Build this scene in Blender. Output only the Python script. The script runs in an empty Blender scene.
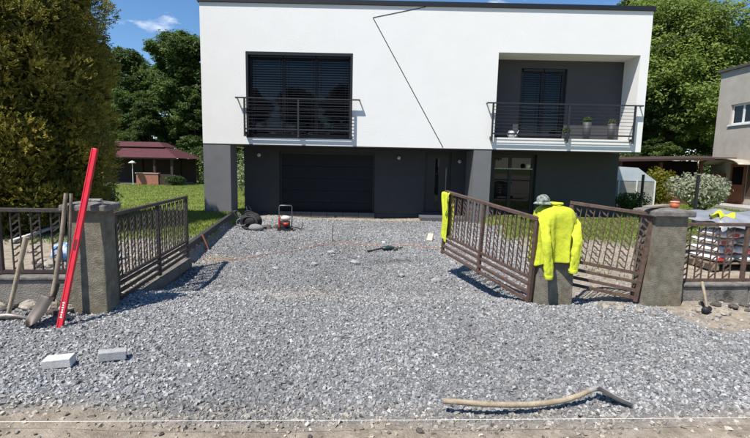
import bpy, math, random
import numpy as np
from mathutils import Vector, Matrix, Euler

random.seed(7); rng = np.random.default_rng(7)
D2R = math.radians
scene = bpy.context.scene
C = scene.collection

# ------------------------------------------------------------------ camera
cam_d = bpy.data.cameras.new('camera'); cam = bpy.data.objects.new('camera', cam_d); C.objects.link(cam)
cam_d.sensor_width = 36.0; cam_d.lens = 36.0*440/750; cam_d.clip_start = 0.05; cam_d.clip_end = 1500
cam.matrix_world = Matrix.Translation((0, 0, 1.55)) @ (Matrix.Rotation(D2R(83.0), 4, 'X') @ Matrix.Rotation(D2R(1.2), 4, 'Z'))
scene.camera = cam

# ------------------------------------------------------------------ sky and sun
SUN_TRAVEL = Vector((0.40, 0.43, -1.0)).normalized()
el = math.asin(-SUN_TRAVEL.z); az = math.atan2(-SUN_TRAVEL.x, -SUN_TRAVEL.y)
world = bpy.data.worlds.new('World'); scene.world = world; world.use_nodes = True
wt = world.node_tree; wt.nodes.clear()
sky = wt.nodes.new('ShaderNodeTexSky'); sky.sky_type = 'NISHITA'; sky.sun_disc = False
sky.sun_elevation = el; sky.sun_rotation = az; sky.altitude = 300; sky.air_density = 1.0; sky.dust_density = 0.0; sky.ozone_density = 4.0
bg = wt.nodes.new('ShaderNodeBackground'); bg.inputs['Strength'].default_value = 0.085
wo = wt.nodes.new('ShaderNodeOutputWorld')
tc = wt.nodes.new('ShaderNodeTexCoord'); mp = wt.nodes.new('ShaderNodeMapping')
mp.inputs['Scale'].default_value = (1.0, 1.0, 2.6); mp.inputs['Location'].default_value = (0.62, 0.3, 0.1)
wt.links.new(tc.outputs['Generated'], mp.inputs['Vector'])
cn = wt.nodes.new('ShaderNodeTexNoise'); cn.inputs['Scale'].default_value = 5.5; cn.inputs['Detail'].default_value = 7; cn.inputs['Roughness'].default_value = 0.55
wt.links.new(mp.outputs['Vector'], cn.inputs['Vector'])
cr = wt.nodes.new('ShaderNodeValToRGB'); cr.color_ramp.elements[0].position = 0.63; cr.color_ramp.elements[1].position = 0.75
wt.links.new(cn.outputs['Fac'], cr.inputs['Fac'])
mx = wt.nodes.new('ShaderNodeMix'); mx.data_type = 'RGBA'
wt.links.new(cr.outputs['Color'], mx.inputs['Factor']); hs = wt.nodes.new('ShaderNodeHueSaturation'); hs.inputs['Saturation'].default_value = 1.15; hs.inputs['Value'].default_value = 1.2; wt.links.new(sky.outputs['Color'], hs.inputs['Color']); wt.links.new(hs.outputs['Color'], mx.inputs['A'])
mx.inputs['B'].default_value = (9.5, 9.8, 10.2, 1)
wt.links.new(mx.outputs['Result'], bg.inputs['Color']); wt.links.new(bg.outputs['Background'], wo.inputs['Surface'])

sd = bpy.data.lights.new('sun', 'SUN'); sd.energy = 4.8; sd.angle = D2R(0.5); sd.color = (1.0, 0.945, 0.865)
sun = bpy.data.objects.new('sun', sd); C.objects.link(sun)
sun.rotation_euler = SUN_TRAVEL.to_track_quat('-Z', 'Y').to_euler(); sun.location = (-10, -10, 25)

scene.view_settings.view_transform = 'Standard'; scene.view_settings.look = 'None'
scene.view_settings.exposure = 0.58; scene.view_settings.gamma = 1.0
scene.view_settings.use_curve_mapping = False

# ------------------------------------------------------------------ helpers
class MB:
    def __init__(s): s.v = []; s.f = []; s.sm = []
    def add(s, vs, fs, smooth=False):
        o = len(s.v); s.v += [tuple(v) for v in vs]
        for f in fs: s.f.append(tuple(i+o for i in f)); s.sm.append(smooth)
        return s
    def box(s, x0, x1, y0, y1, z0, z1):
        vs = [(x, y, z) for z in (z0, z1) for y in (y0, y1) for x in (x0, x1)]
        return s.add(vs, [(0,2,3,1),(4,5,7,6),(0,1,5,4),(2,6,7,3),(0,4,6,2),(1,3,7,5)])
    def frustum(s, b, t, z0, z1):
        vs = [(b[0],b[2],z0),(b[1],b[2],z0),(b[0],b[3],z0),(b[1],b[3],z0),(t[0],t[2],z1),(t[1],t[2],z1),(t[0],t[3],z1),(t[1],t[3],z1)]
        return s.add(vs, [(0,2,3,1),(4,5,7,6),(0,1,5,4),(2,6,7,3),(0,4,6,2),(1,3,7,5)])
    def bar(s, a, b, w, t, up=(0,0,1)):
        a = Vector(a); b = Vector(b); d = (b-a).normalized(); u = Vector(up)
        if abs(d.dot(u)) > .98: u = Vector((0,1,0))
        sx = d.cross(u).normalized(); sy = sx.cross(d).normalized()
        vs = []
        for p in (a, b):
            for i, j in ((-1,-1),(1,-1),(-1,1),(1,1)): vs.append(p + sx*(i*w/2) + sy*(j*t/2))
        return s.add(vs, [(0,1,3,2),(4,6,7,5),(0,4,5,1),(2,3,7,6),(0,2,6,4),(1,5,7,3)])
    def tube(s, pts, r, n=8, cap=True):
        pts = [Vector(p) for p in pts]; m = len(pts)
        if not hasattr(r, '__len__'): r = [r]*m
        o = len(s.v); pu = None; vs = []; fs = []
        for i, p in enumerate(pts):
            d = (pts[min(i+1, m-1)] - pts[max(i-1, 0)]).normalized()
            if pu is None:
                u = Vector((0,0,1)) if abs(d.z) < .9 else Vector((1,0,0))
            else: u = pu
            u = (u - d*u.dot(d)).normalized(); pu = u; w = d.cross(u)
            for k in range(n):
                a = 2*math.pi*k/n; vs.append(p + (u*math.cos(a) + w*math.sin(a))*r[i])
        for i in range(m-1):
            for k in range(n):
                fs.append((i*n+k, i*n+(k+1) % n, (i+1)*n+(k+1) % n, (i+1)*n+k))
        s.add(vs, fs, True)
        if cap: s.add(vs[:n], [tuple(range(n-1, -1, -1))]); s.add(vs[-n:], [tuple(range(n))])
        return s
    def lathe(s, prof, n=20, c=(0,0,0), smooth=True):
        vs = []; fs = []
        for r, z in prof:
            for k in range(n):
                a = 2*math.pi*k/n; vs.append((c[0]+r*math.cos(a), c[1]+r*math.sin(a), c[2]+z))
        for i in range(len(prof)-1):
            for k in range(n): fs.append((i*n+k, i*n+(k+1) % n, (i+1)*n+(k+1) % n, (i+1)*n+k))
        return s.add(vs, fs, smooth)
    def ellip(s, c, r, n=12, m=8, jit=0.0, seed=0):
        q = random.Random(seed); vs = []; fs = []
        for i in range(m+1):
            th = math.pi*i/m
            for k in range(n):
                a = 2*math.pi*k/n; j = 1 + q.uniform(-jit, jit)
                vs.append((c[0]+r[0]*j*math.sin(th)*math.cos(a), c[1]+r[1]*j*math.sin(th)*math.sin(a), c[2]+r[2]*j*math.cos(th)))
        for i in range(m):
            for k in range(n): fs.append((i*n+k, (i+1)*n+k, (i+1)*n+(k+1) % n, i*n+(k+1) % n))
        return s.add(vs, fs, True)
    def grid(s, P, smooth=True):
        R = len(P); K = len(P[0]); vs = [p for row in P for p in row]
        fs = [(i*K+j, i*K+j+1, (i+1)*K+j+1, (i+1)*K+j) for i in range(R-1) for j in range(K-1)]
        return s.add(vs, fs, smooth)
    def build(s, name, mat=None, parent=None, bevel=0, solid=0, sub=0):
        me = bpy.data.meshes.new(name); me.from_pydata(s.v, [], s.f)
        me.polygons.foreach_set('use_smooth', s.sm); me.update()
        if mat: me.materials.append(mat)
        return link(name, me, parent, bevel, solid, sub)
def link(name, me, parent=None, bevel=0, solid=0, sub=0):
    o = bpy.data.objects.new(name, me); C.objects.link(o)
    if parent: o.parent = parent
    if solid: m = o.modifiers.new('s', 'SOLIDIFY'); m.thickness = solid; m.offset = 0
    if sub: m = o.modifiers.new('u', 'SUBSURF'); m.levels = sub; m.render_levels = sub
    if bevel: m = o.modifiers.new('b', 'BEVEL'); m.width = bevel; m.segments = 2; m.limit_method = 'ANGLE'
    return o
def tag(o, label=None, cat=None, group=None, kind=None):
    if label: o['label'] = label
    if cat: o['category'] = cat
    if group: o['group'] = group
    if kind: o['kind'] = kind
    return o
def thing(name, label, cat, loc=(0,0,0), rot=0, group=None):
    o = bpy.data.objects.new(name, None); C.objects.link(o); o.empty_display_size = .1
    o.location = loc; o.rotation_euler = rot if hasattr(rot, '__len__') else (0, 0, rot)
    return tag(o, label, cat, group)
def copy_tree(o, parent=None):
    c = o.copy(); C.objects.link(c); c.parent = parent
    for ch in list(o.children): copy_tree(ch, c)
    return c

def nd(nt, t, **kw):
    n = nt.nodes.new(t)
    for k, v in kw.items():
        if k in n.inputs: n.inputs[k].default_value = v
        else: setattr(n, k, v)
    return n
MATS = {}
def mat(name, col, rough=.7, col2=None, scale=8, detail=6, bump=0, bscale=60, metal=0, spec=.5, stretch=None, contrast=(.35, .65), coat=0, stain=None, sscale=2.0, spos=(.52, .7)):
    if name in MATS: return MATS[name]
    m = bpy.data.materials.new(name); m.use_nodes = True; nt = m.node_tree; b = nt.nodes['Principled BSDF']
    b.inputs['Roughness'].default_value = rough; b.inputs['Metallic'].default_value = metal
    b.inputs['Specular IOR Level'].default_value = spec; b.inputs['Coat Weight'].default_value = coat
    L = nt.links; t = nd(nt, 'ShaderNodeTexCoord'); vec = t.outputs['Object']
    if stretch:
        q = nd(nt, 'ShaderNodeMapping'); q.inputs['Scale'].default_value = stretch; L.new(vec, q.inputs['Vector']); vec = q.outputs['Vector']
    c2 = col2 if col2 else tuple(x*.8 for x in col)
    n = nd(nt, 'ShaderNodeTexNoise', Scale=scale, Detail=detail, Roughness=.6); L.new(vec, n.inputs['Vector'])
    r = nd(nt, 'ShaderNodeValToRGB'); r.color_ramp.elements[0].position = contrast[0]; r.color_ramp.elements[1].position = contrast[1]
    r.color_ramp.elements[0].color = (*c2, 1); r.color_ramp.elements[1].color = (*col, 1)
    L.new(n.outputs['Fac'], r.inputs['Fac']); out = r.outputs['Color']
    if stain:
        n2 = nd(nt, 'ShaderNodeTexNoise', Scale=sscale, Detail=8, Roughness=.7); L.new(t.outputs['Object'], n2.inputs['Vector'])
        r2 = nd(nt, 'ShaderNodeValToRGB'); r2.color_ramp.elements[0].position = spos[0]; r2.color_ramp.elements[1].position = spos[1]
        L.new(n2.outputs['Fac'], r2.inputs['Fac'])
        x = nd(nt, 'ShaderNodeMix', data_type='RGBA'); L.new(r2.outputs['Color'], x.inputs['Factor']); L.new(out, x.inputs['A']); x.inputs['B'].default_value = (*stain, 1); out = x.outputs['Result']
    L.new(out, b.inputs['Base Color'])
    if bump:
        nb = nd(nt, 'ShaderNodeTexNoise', Scale=bscale, Detail=5, Roughness=.6); L.new(vec, nb.inputs['Vector'])
        bp = nd(nt, 'ShaderNodeBump', Strength=bump, Distance=.02); L.new(nb.outputs['Fac'], bp.inputs['Height']); L.new(bp.outputs['Normal'], b.inputs['Normal'])
    MATS[name] = m; return m
def leaf_mat(name, trans=.48, rough=.55, tint=(1,1,1)):
    m = bpy.data.materials.new(name); m.use_nodes = True; nt = m.node_tree; b = nt.nodes['Principled BSDF']; L = nt.links
    a = nd(nt, 'ShaderNodeAttribute', attribute_name='col'); 
    g = nd(nt, 'ShaderNodeObjectInfo')
    hv = nd(nt, 'ShaderNodeHueSaturation'); mr = nd(nt, 'ShaderNodeMapRange'); mr.inputs['To Min'].default_value = .8; mr.inputs['To Max'].default_value = 1.2
    L.new(g.outputs['Random'], mr.inputs['Value']); L.new(mr.outputs['Result'], hv.inputs['Value']); L.new(a.outputs['Color'], hv.inputs['Color'])
    L.new(hv.outputs['Color'], b.inputs['Base Color']); b.inputs['Roughness'].default_value = rough; b.inputs['Specular IOR Level'].default_value = .3
    tr = nd(nt, 'ShaderNodeBsdfTranslucent'); L.new(hv.outputs['Color'], tr.inputs['Color'])
    ms = nd(nt, 'ShaderNodeMixShader'); ms.inputs['Fac'].default_value = trans
    L.new(b.outputs['BSDF'], ms.inputs[1]); L.new(tr.outputs['BSDF'], ms.inputs[2]); L.new(ms.outputs['Shader'], nt.nodes['Material Output'].inputs['Surface'])
    return m
def glass_mat(name, col=(.006,.008,.011), rough=.02):
    m = mat(name, col, rough, col2=col, spec=.42); return m

def np_mesh(name, V, F, mat_, cols=None, smooth=False):
    """V (n,3), F (m,k) arrays; cols (n,3) point colours"""
    me = bpy.data.meshes.new(name); n, k = F.shape
    me.vertices.add(len(V)); me.vertices.foreach_set('co', V.astype(np.float32).ravel())
    me.loops.add(n*k); me.loops.foreach_set('vertex_index', F.astype(np.int32).ravel())
    me.polygons.add(n); me.polygons.foreach_set('loop_start', np.arange(0, n*k, k, dtype=np.int32)); me.polygons.foreach_set('loop_total', np.full(n, k, np.int32))
    me.polygons.foreach_set('use_smooth', np.full(n, smooth)); me.update(calc_edges=True)
    if cols is not None:
        a = me.color_attributes.new('col', 'FLOAT_COLOR', 'POINT'); a.data.foreach_set('color', np.concatenate([cols, np.ones((len(V), 1))], 1).astype(np.float32).ravel())
    me.materials.append(mat_); return me

# ------------------------------------------------------------------ materials
WHITE = mat('white_render', (.77,.765,.74), .9, col2=(.745,.74,.715), scale=1.1, detail=9, bump=.35, bscale=45, stain=(.71,.70,.675), sscale=.6, spos=(.5,.95))
CHAR = mat('charcoal_render', (.048,.049,.053), .9, col2=(.042,.043,.047), scale=4, bump=.25, bscale=140)
LOGG = mat('loggia_render', (.066,.067,.073), .9, col2=(.059,.06,.065), scale=4, bump=.25, bscale=140)
GREY = mat('grey_render', (.145,.147,.154), .85, col2=(.132,.134,.14), scale=4, bump=.25, bscale=140, stain=(.12,.12,.123), sscale=1.2)
ANTH = mat('anthracite_metal', (.008,.009,.012), .45, bump=0, scale=20)
RAILM = mat('railing_metal', (.022,.024,.029), .5, scale=30)
NAVY = mat('garage_door_paint', (.003,.004,.010), .5, scale=5, spec=.3)
BLACKT = mat('roof_flashing', (.012,.013,.015), .45)
GLASS = glass_mat('window_glass')
SLAT = mat('blind_slat_metal', (.045,.05,.065), .45, scale=15)
CONC = mat('old_concrete', (.27,.245,.19), .95, col2=(.14,.125,.095), scale=9, bump=.9, bscale=90, stain=(.13,.10,.045), sscale=3.2, spos=(.5,.72))
CONC2 = mat('weathered_coping', (.24,.22,.20), .95, col2=(.12,.11,.10), scale=14, bump=.8, bscale=80, stain=(.10,.095,.08), sscale=5)
PLINTH = mat('plinth_concrete', (.27,.25,.22), .95, col2=(.17,.155,.135), scale=6, bump=.8, bscale=70, stain=(.045,.04,.035), sscale=2.6, spos=(.55,.68))
KERBM = mat('kerb_bitumen', (.022,.022,.024), .75, col2=(.04,.04,.04), scale=12, bump=.4)
IRON = mat('brown_painted_iron', (.135,.083,.060), .6, col2=(.065,.040,.031), scale=22, bump=.35, bscale=120, stain=(.15,.085,.05), sscale=9, spos=(.55,.75))
IRON2 = mat('dark_painted_iron', (.060,.042,.036), .6, col2=(.03,.022,.02), scale=22, bump=.35, bscale=120, stain=(.10,.07,.05), sscale=9, spos=(.58,.78))
WOOD = mat('weathered_handle_wood', (.40,.33,.23), .8, col2=(.24,.19,.13), scale=16, bump=.3, stretch=(1,1,1), bscale=60)
WOODG = mat('grey_handle_wood', (.30,.25,.18), .8, col2=(.17,.14,.105), scale=9, bump=.3)
STEEL = mat('dull_steel', (.46,.45,.43), .5, col2=(.26,.24,.22), scale=14, metal=.3, bump=.2)
DSTEEL = mat('dark_steel', (.035,.033,.032), .5, col2=(.06,.045,.035), scale=12, metal=.4)
REDP = mat('red_anodised', (.62,.018,.035), .35, col2=(.52,.014,.03), scale=10)
PRINTW = mat('white_print', (.75,.72,.70), .6)
PAVE = mat('concrete_paver', (.62,.61,.59), .9, col2=(.48,.47,.45), scale=20, bump=.5, bscale=150)
HIVIS = mat('hivis_fabric', (.53,.585,.030), .85, col2=(.45,.50,.025), scale=7, bump=.5, bscale=14)
HIVISM = mat('hivis_mesh_fabric', (.24,.33,.02), .85, col2=(.08,.12,.02), scale=60, bump=.4)
RUBBER = mat('black_rubber', (.014,.014,.015), .65)
BRICKW = mat('gazebo_brick', (.36,.15,.10), .9, col2=(.26,.11,.075), scale=9)
REDROOF = mat('red_bitumen_shingle', (.080,.017,.020), .85, col2=(.06,.013,.015), scale=6, bump=.4, bscale=14)
DWOOD = mat('dark_stained_timber', (.045,.022,.014), .7, col2=(.03,.015,.01), scale=8)
NEIGH = mat('neighbour_render', (.42,.385,.335), .95, col2=(.37,.335,.29), scale=2.5, bump=.4, bscale=90, stain=(.33,.295,.25), sscale=.9)
WPVC = mat('white_pvc', (.78,.78,.77), .4)
BARK = mat('bark', (.085,.062,.045), .95, col2=(.045,.033,.025), scale=14, bump=.9, bscale=30)
LEAF = leaf_mat('leaf'); CONIF = leaf_mat('conifer_spray', .28, .7)
STRW = mat('white_string', (.85,.85,.83), .7)
STRR = mat('red_string', (.50,.20,.15), .7)
PLAST = mat('translucent_film', (.30,.31,.33), .25, col2=(.20,.21,.23), scale=4, bump=.5, bscale=9)

# ------------------------------------------------------------------ terrain
def sst(a, b, x): t = np.clip((x-a)/(b-a), 0, 1); return t*t*(3-2*t)
def xl(y): return np.interp(y, [4.5, 7.3, 13.5, 15], [-2.80, -3.22, -4.26, -4.4])
def xr(y): return np.interp(y, [4.5, 7.0, 15], [2.75, 3.0, 3.45])
_ph = rng.uniform(0, 6.28, 24); _fr = rng.uniform(-1, 1, (24, 2))*np.repeat([1.2, 3.2, 7.0], 8)[:, None]
def wob(x, y, lo=0, hi=24):
    s = 0
    for k in range(lo, hi): s = s + np.sin(_fr[k,0]*x + _fr[k,1]*y + _ph[k])
    return s/(hi-lo)**.5
def gz(x, y):
    x = np.asarray(x, float); y = np.asarray(y, float)
    lat = sst(-.02, .10, x - xl(y))*(1 - sst(-.25, .25, x - xr(y)))
    dep = sst(4.75, 6.1, y)*(1 - sst(16, 17, y))
    z = -.21*lat*dep
    near = (1-sst(18, 26, np.abs(y)))*(1-sst(14, 20, np.abs(x)))
    z = z + near*(.012*wob(x, y, 8, 16)+.008*wob(x, y, 16, 24)) + .015*wob(x, y, 0, 8)*near
    berm = np.exp(-((y-4.28-.097*(x+3))/.22)**2)*(1-sst(-3.1, -2.95, x))
    z = z + berm*.06
    bermr = np.exp(-((y-4.95)/.3)**2)*sst(3.5, 3.7, x)
    return z + bermr*.04
def zones(x, y):
    """gravel, lawn, dirt weights"""
    n = wob(x, y, 4, 24)
    edge = 2.50 + .03*x + .06*n
    g_front = sst(-.10, .16, y - edge)*(1 - sst(4.2, 4.55, y - .097*(x+2.83) + .07*n))
    g_drive = sst(4.0, 4.3, y)*sst(-.05, .10, x - xl(y) + .05*n)*(1 - sst(-.18, .12, x - xr(y) + .12*n))*(1-sst(13.75, 14.0, y+.05*n))
    right_dirt = sst(3.2, 3.5, x + .15*n)*sst(3.9, 4.25, y + .15*n - .12*(x-3.5))
    g = np.maximum(g_front*(1-right_dirt), g_drive*(1-sst(2.5, 2.8, x)*(1-sst(5.6,6.2,y))))
    g = np.where(np.abs(x) > 14, 0, g)
    hard = np.where(y < 4.6 + .097*x*.9, 1, 0)
    rub = (1-sst(7.6, 9.4, y + .5*n))*(x < -2.6) + (x > 2.6)*(1-sst(8.6, 10.2, y+.4*n))*.85 + (x > 4.4)*(x < 7.2)*(1-sst(8.2, 9.0, y+.3*n))
    dirt = np.clip(np.maximum(hard*(1-g), np.clip(rub, 0, 1)*(1-g)), 0, 1)
    dirt = np.maximum(dirt, np.exp(-(((x+2.95)/.35)**2 + ((y-7.7)/.28)**2))*.9)
    dirt = np.maximum(dirt, sst(13.7, 13.95, y+.06*n)*(y < 15)*(x > -4)*(x < 3)*.95)
    dirt = np.where((y > 40) | (np.abs(x) > 30), 0, dirt)
    lawn = np.clip(1 - g - dirt, 0, 1)
    return g, lawn, dirt
def axis(lo, hi, step, far):
    a = list(np.arange(lo, hi+1e-6, step)); d = step; p = hi; q = lo; up = []; dn = []
    while p < far: d *= 1.28; p += d; up.append(p); q -= d; dn.append(q)
    return np.array(dn[::-1] + a + up)
xs = axis(-9, 10, .06, 600); ys = axis(1.2, 16.5, .06, 600)
GX, GY = np.meshgrid(xs, ys); GZ = gz(GX, GY)
nx, ny = len(xs), len(ys); idx = np.arange(nx*ny).reshape(ny, nx)
F = np.stack([idx[:-1,:-1], idx[:-1,1:], idx[1:,1:], idx[1:,:-1]], -1).reshape(-1, 4)
zg, zl, zd = zones(GX, GY)
GM = bpy.data.materials.new('ground'); GM.use_nodes = True
def ground_material(m):
    nt = m.node_tree; L = nt.links; b = nt.nodes['Principled BSDF']; b.inputs['Roughness'].default_value = .95; b.inputs['Specular IOR Level'].default_value = .2
    t = nd(nt, 'ShaderNodeTexCoord'); a = nd(nt, 'ShaderNodeAttribute', attribute_name='col'); sp = nd(nt, 'ShaderNodeSeparateColor'); L.new(a.outputs['Color'], sp.inputs['Color'])
    v = nd(nt, 'ShaderNodeTexVoronoi', Scale=70.0); L.new(t.outputs['Object'], v.inputs['Vector'])
    hs = nd(nt, 'ShaderNodeSeparateColor'); L.new(v.outputs['Color'], hs.inputs['Color'])
    rg = nd(nt, 'ShaderNodeValToRGB'); rg.color_ramp.elements[0].color = (.12,.122,.13,1); rg.color_ramp.elements[1].color = (.26,.262,.27,1); L.new(hs.outputs['Red'], rg.inputs['Fac'])
    n1 = nd(nt, 'ShaderNodeTexNoise', Scale=1.6, Detail=9, Roughness=.7); L.new(t.outputs['Object'], n1.inputs['Vector'])
    rl = nd(nt, 'ShaderNodeValToRGB'); rl.color_ramp.elements[0].position = .35; rl.color_ramp.elements[1].position = .68
    rl.color_ramp.elements[0].color = (.085,.125,.022,1); rl.color_ramp.elements[1].color = (.20,.24,.05,1); L.new(n1.outputs['Fac'], rl.inputs['Fac'])
    n2 = nd(nt, 'ShaderNodeTexNoise', Scale=7, Detail=10, Roughness=.72); L.new(t.outputs['Object'], n2.inputs['Vector'])
    rd = nd(nt, 'ShaderNodeValToRGB'); rd.color_ramp.elements[0].position = .34; rd.color_ramp.elements[1].position = .66
    rd.color_ramp.elements[0].color = (.20,.165,.125,1); rd.color_ramp.elements[1].color = (.46,.395,.31,1); L.new(n2.outputs['Fac'], rd.inputs['Fac'])
    m1 = nd(nt, 'ShaderNodeMix', data_type='RGBA'); L.new(sp.outputs['Green'], m1.inputs['Factor']); L.new(rg.outputs['Color'], m1.inputs['A']); L.new(rl.outputs['Color'], m1.inputs['B'])
    m2 = nd(nt, 'ShaderNodeMix', data_type='RGBA'); L.new(sp.outputs['Blue'], m2.inputs['Factor']); L.new(m1.outputs['Result'], m2.inputs['A']); L.new(rd.outputs['Color'], m2.inputs['B'])
    L.new(m2.outputs['Result'], b.inputs['Base Color'])
    n3 = nd(nt, 'ShaderNodeTexNoise', Scale=45, Detail=6, Roughness=.7); L.new(t.outputs['Object'], n3.inputs['Vector'])
    bp = nd(nt, 'ShaderNodeBump', Strength=.9, Distance=.025); L.new(n3.outputs['Fac'], bp.inputs['Height']); L.new(bp.outputs['Normal'], b.inputs['Normal'])
ground_material(GM)
me = np_mesh('ground', np.stack([GX, GY, GZ], -1).reshape(-1, 3), F, GM, np.stack([zg, zl, zd], -1).reshape(-1, 3), True)
tag(link('ground', me), kind='structure')

# gravel: crushed stone, one mass
GRAVM = bpy.data.materials.new('crushed_stone'); GRAVM.use_nodes = True
def gravel_material(m):
    nt = m.node_tree; L = nt.links; b = nt.nodes['Principled BSDF']; b.inputs['Roughness'].default_value = .85; b.inputs['Specular IOR Level'].default_value = .3
    a = nd(nt, 'ShaderNodeAttribute', attribute_name='col'); t = nd(nt, 'ShaderNodeTexCoord')
    n = nd(nt, 'ShaderNodeTexNoise', Scale=60, Detail=5, Roughness=.7); L.new(t.outputs['Object'], n.inputs['Vector'])
    mr = nd(nt, 'ShaderNodeMapRange'); mr.inputs['From Min'].default_value = .3; mr.inputs['From Max'].default_value = .7; mr.inputs['To Min'].default_value = .75; mr.inputs['To Max'].default_value = 1.2; L.new(n.outputs['Fac'], mr.inputs['Value'])
    x = nd(nt, 'ShaderNodeMix', data_type='RGBA', blend_type='MULTIPLY'); x.inputs['Factor'].default_value = 1; L.new(a.outputs['Color'], x.inputs['A']); L.new(mr.outputs['Result'], x.inputs['B']); L.new(x.outputs['Result'], b.inputs['Base Color'])
gravel_material(GRAVM)
CUBE = np.array([(-1,-1,-1),(1,-1,-1),(-1,1,-1),(1,1,-1),(-1,-1,1),(1,-1,1),(-1,1,1),(1,1,1)], float)
CUBF = np.array([(0,2,3,1),(4,5,7,6),(0,1,5,4),(2,6,7,3),(0,4,6,2),(1,3,7,5)])
def rotm(n):
    q = rng.normal(size=(n, 4)); q /= np.linalg.norm(q, axis=1)[:, None]; w, x, y, z = q.T
    return np.stack([1-2*(y*y+z*z), 2*(x*y-z*w), 2*(x*z+y*w), 2*(x*y+z*w), 1-2*(x*x+z*z), 2*(y*z-x*w), 2*(x*z-y*w), 2*(y*z+x*w), 1-2*(x*x+y*y)], -1).reshape(n, 3, 3)
def tiltm(n, amt):
    a = rng.uniform(0, 6.28, n); t = rng.normal(0, amt, n); p = rng.uniform(0, 6.28, n)
    def Rz(a): c, s = np.cos(a), np.sin(a); o = np.zeros_like(a); e = o+1; return np.stack([c,-s,o,s,c,o,o,o,e], -1).reshape(-1, 3, 3)
    def Rx(a): c, s = np.cos(a), np.sin(a); o = np.zeros_like(a); e = o+1; return np.stack([e,o,o,o,c,-s,o,s,c], -1).reshape(-1, 3, 3)
    return Rz(p) @ Rx(t) @ Rz(a)
def stones(px, py, size, lift, base_cols, sd=.48):
    n = len(px); V = CUBE[None]*(1 + rng.uniform(-.45, .22, (n, 8, 3)))
    # shear the top so that the stones are wedges and splinters
    V[:, 4:, :2] *= rng.uniform(.35, 1.0, (n, 1, 2)); V[:, 4:, :2] += rng.uniform(-.35, .35, (n, 1, 2))
    sc = np.stack([np.ones(n), rng.uniform(.5, .85, n), rng.uniform(.38, .75, n)], -1)*size[:, None]
    V = V*sc[:, None, :]; R = tiltm(n, sd); V = np.einsum('nij,nkj->nki', R, V)
    V += np.stack([px, py, gz(px, py) + lift], -1)[:, None, :]
    F = (CUBF[None] + (np.arange(n)*8)[:, None, None]).reshape(-1, 4)
    return V.reshape(-1, 3), F, np.repeat(base_cols, 8, 0)
def gravel_field():
    VS = []; FS = []; CS = []; off = 0
    for k in range(42):
        y0 = 2.15 + .3*k; y1 = y0 + .3; ym = (y0+y1)/2; x0, x1 = -4.7, 4.8
        dens = float(np.interp(ym, [2, 4.2, 6.5, 10, 15], [4300, 3900, 2050, 1000, 620])); sc = (3800/dens)**.33; smin, smax = .0046*sc, .0190*sc**.6
        n = int((x1-x0)*(y1-y0)*dens); px = rng.uniform(x0, x1, n); py = rng.uniform(y0, y1, n)
        vis = np.abs(px) < py*.90 + .5; px = px[vis]; py = py[vis]
        g, l, d = zones(px, py); pro = np.clip(g*1.0 + .10*d + .35*d*(px < -2.9)*(py > 4.5), 0, 1); pro = np.where(py < 2.8, np.clip(pro, .06, 1), pro); keep = rng.uniform(0, 1, len(px)) < pro; px = px[keep]; py = py[keep]
        n = len(px); sz = smin + (smax-smin)*rng.uniform(0, 1, n)**2.6
        val = np.clip(rng.normal(.265, .075, n), .08, .5); warm = rng.normal(0, .02, n)
        val = val*(1 + .10*wob(px*.8, py*.8, 0, 8) + .06*wob(px, py, 8, 16)); val = val*(1 - .13*np.exp(-((px+.95-.03*py)/.28)**2) - .10*np.exp(-((px-.75-.03*py)/.28)**2)); light = rng.uniform(0, 1, n) < .05; val = np.where(light, rng.uniform(.32, .5, n), val)
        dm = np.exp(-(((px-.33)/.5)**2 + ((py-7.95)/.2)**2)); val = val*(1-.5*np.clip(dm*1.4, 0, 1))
        dust = np.clip(1 - (py-2.45)/.3, 0, 1)*.6
        br = np.exp(-(((px+2.9)/.6)**2 + ((py-7.9)/.35)**2)) + .55*np.exp(-(((px-.2)/1.9)**2 + ((py-9.6)/.35)**2)) + .5*np.exp(-((px+.9)/.5)**2 - ((py-5.6)/.6)**2)
        wm = np.clip(dust + br*.7, 0, 1)
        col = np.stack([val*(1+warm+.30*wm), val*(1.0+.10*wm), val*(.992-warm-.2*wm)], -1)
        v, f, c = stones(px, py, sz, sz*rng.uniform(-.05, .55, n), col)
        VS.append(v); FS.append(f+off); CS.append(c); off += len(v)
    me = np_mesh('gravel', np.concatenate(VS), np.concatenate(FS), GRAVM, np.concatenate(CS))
    tag(link('gravel', me), 'loose grey crushed stone spread over the drive and the verge', 'gravel', kind='stuff')
gravel_field()

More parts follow.
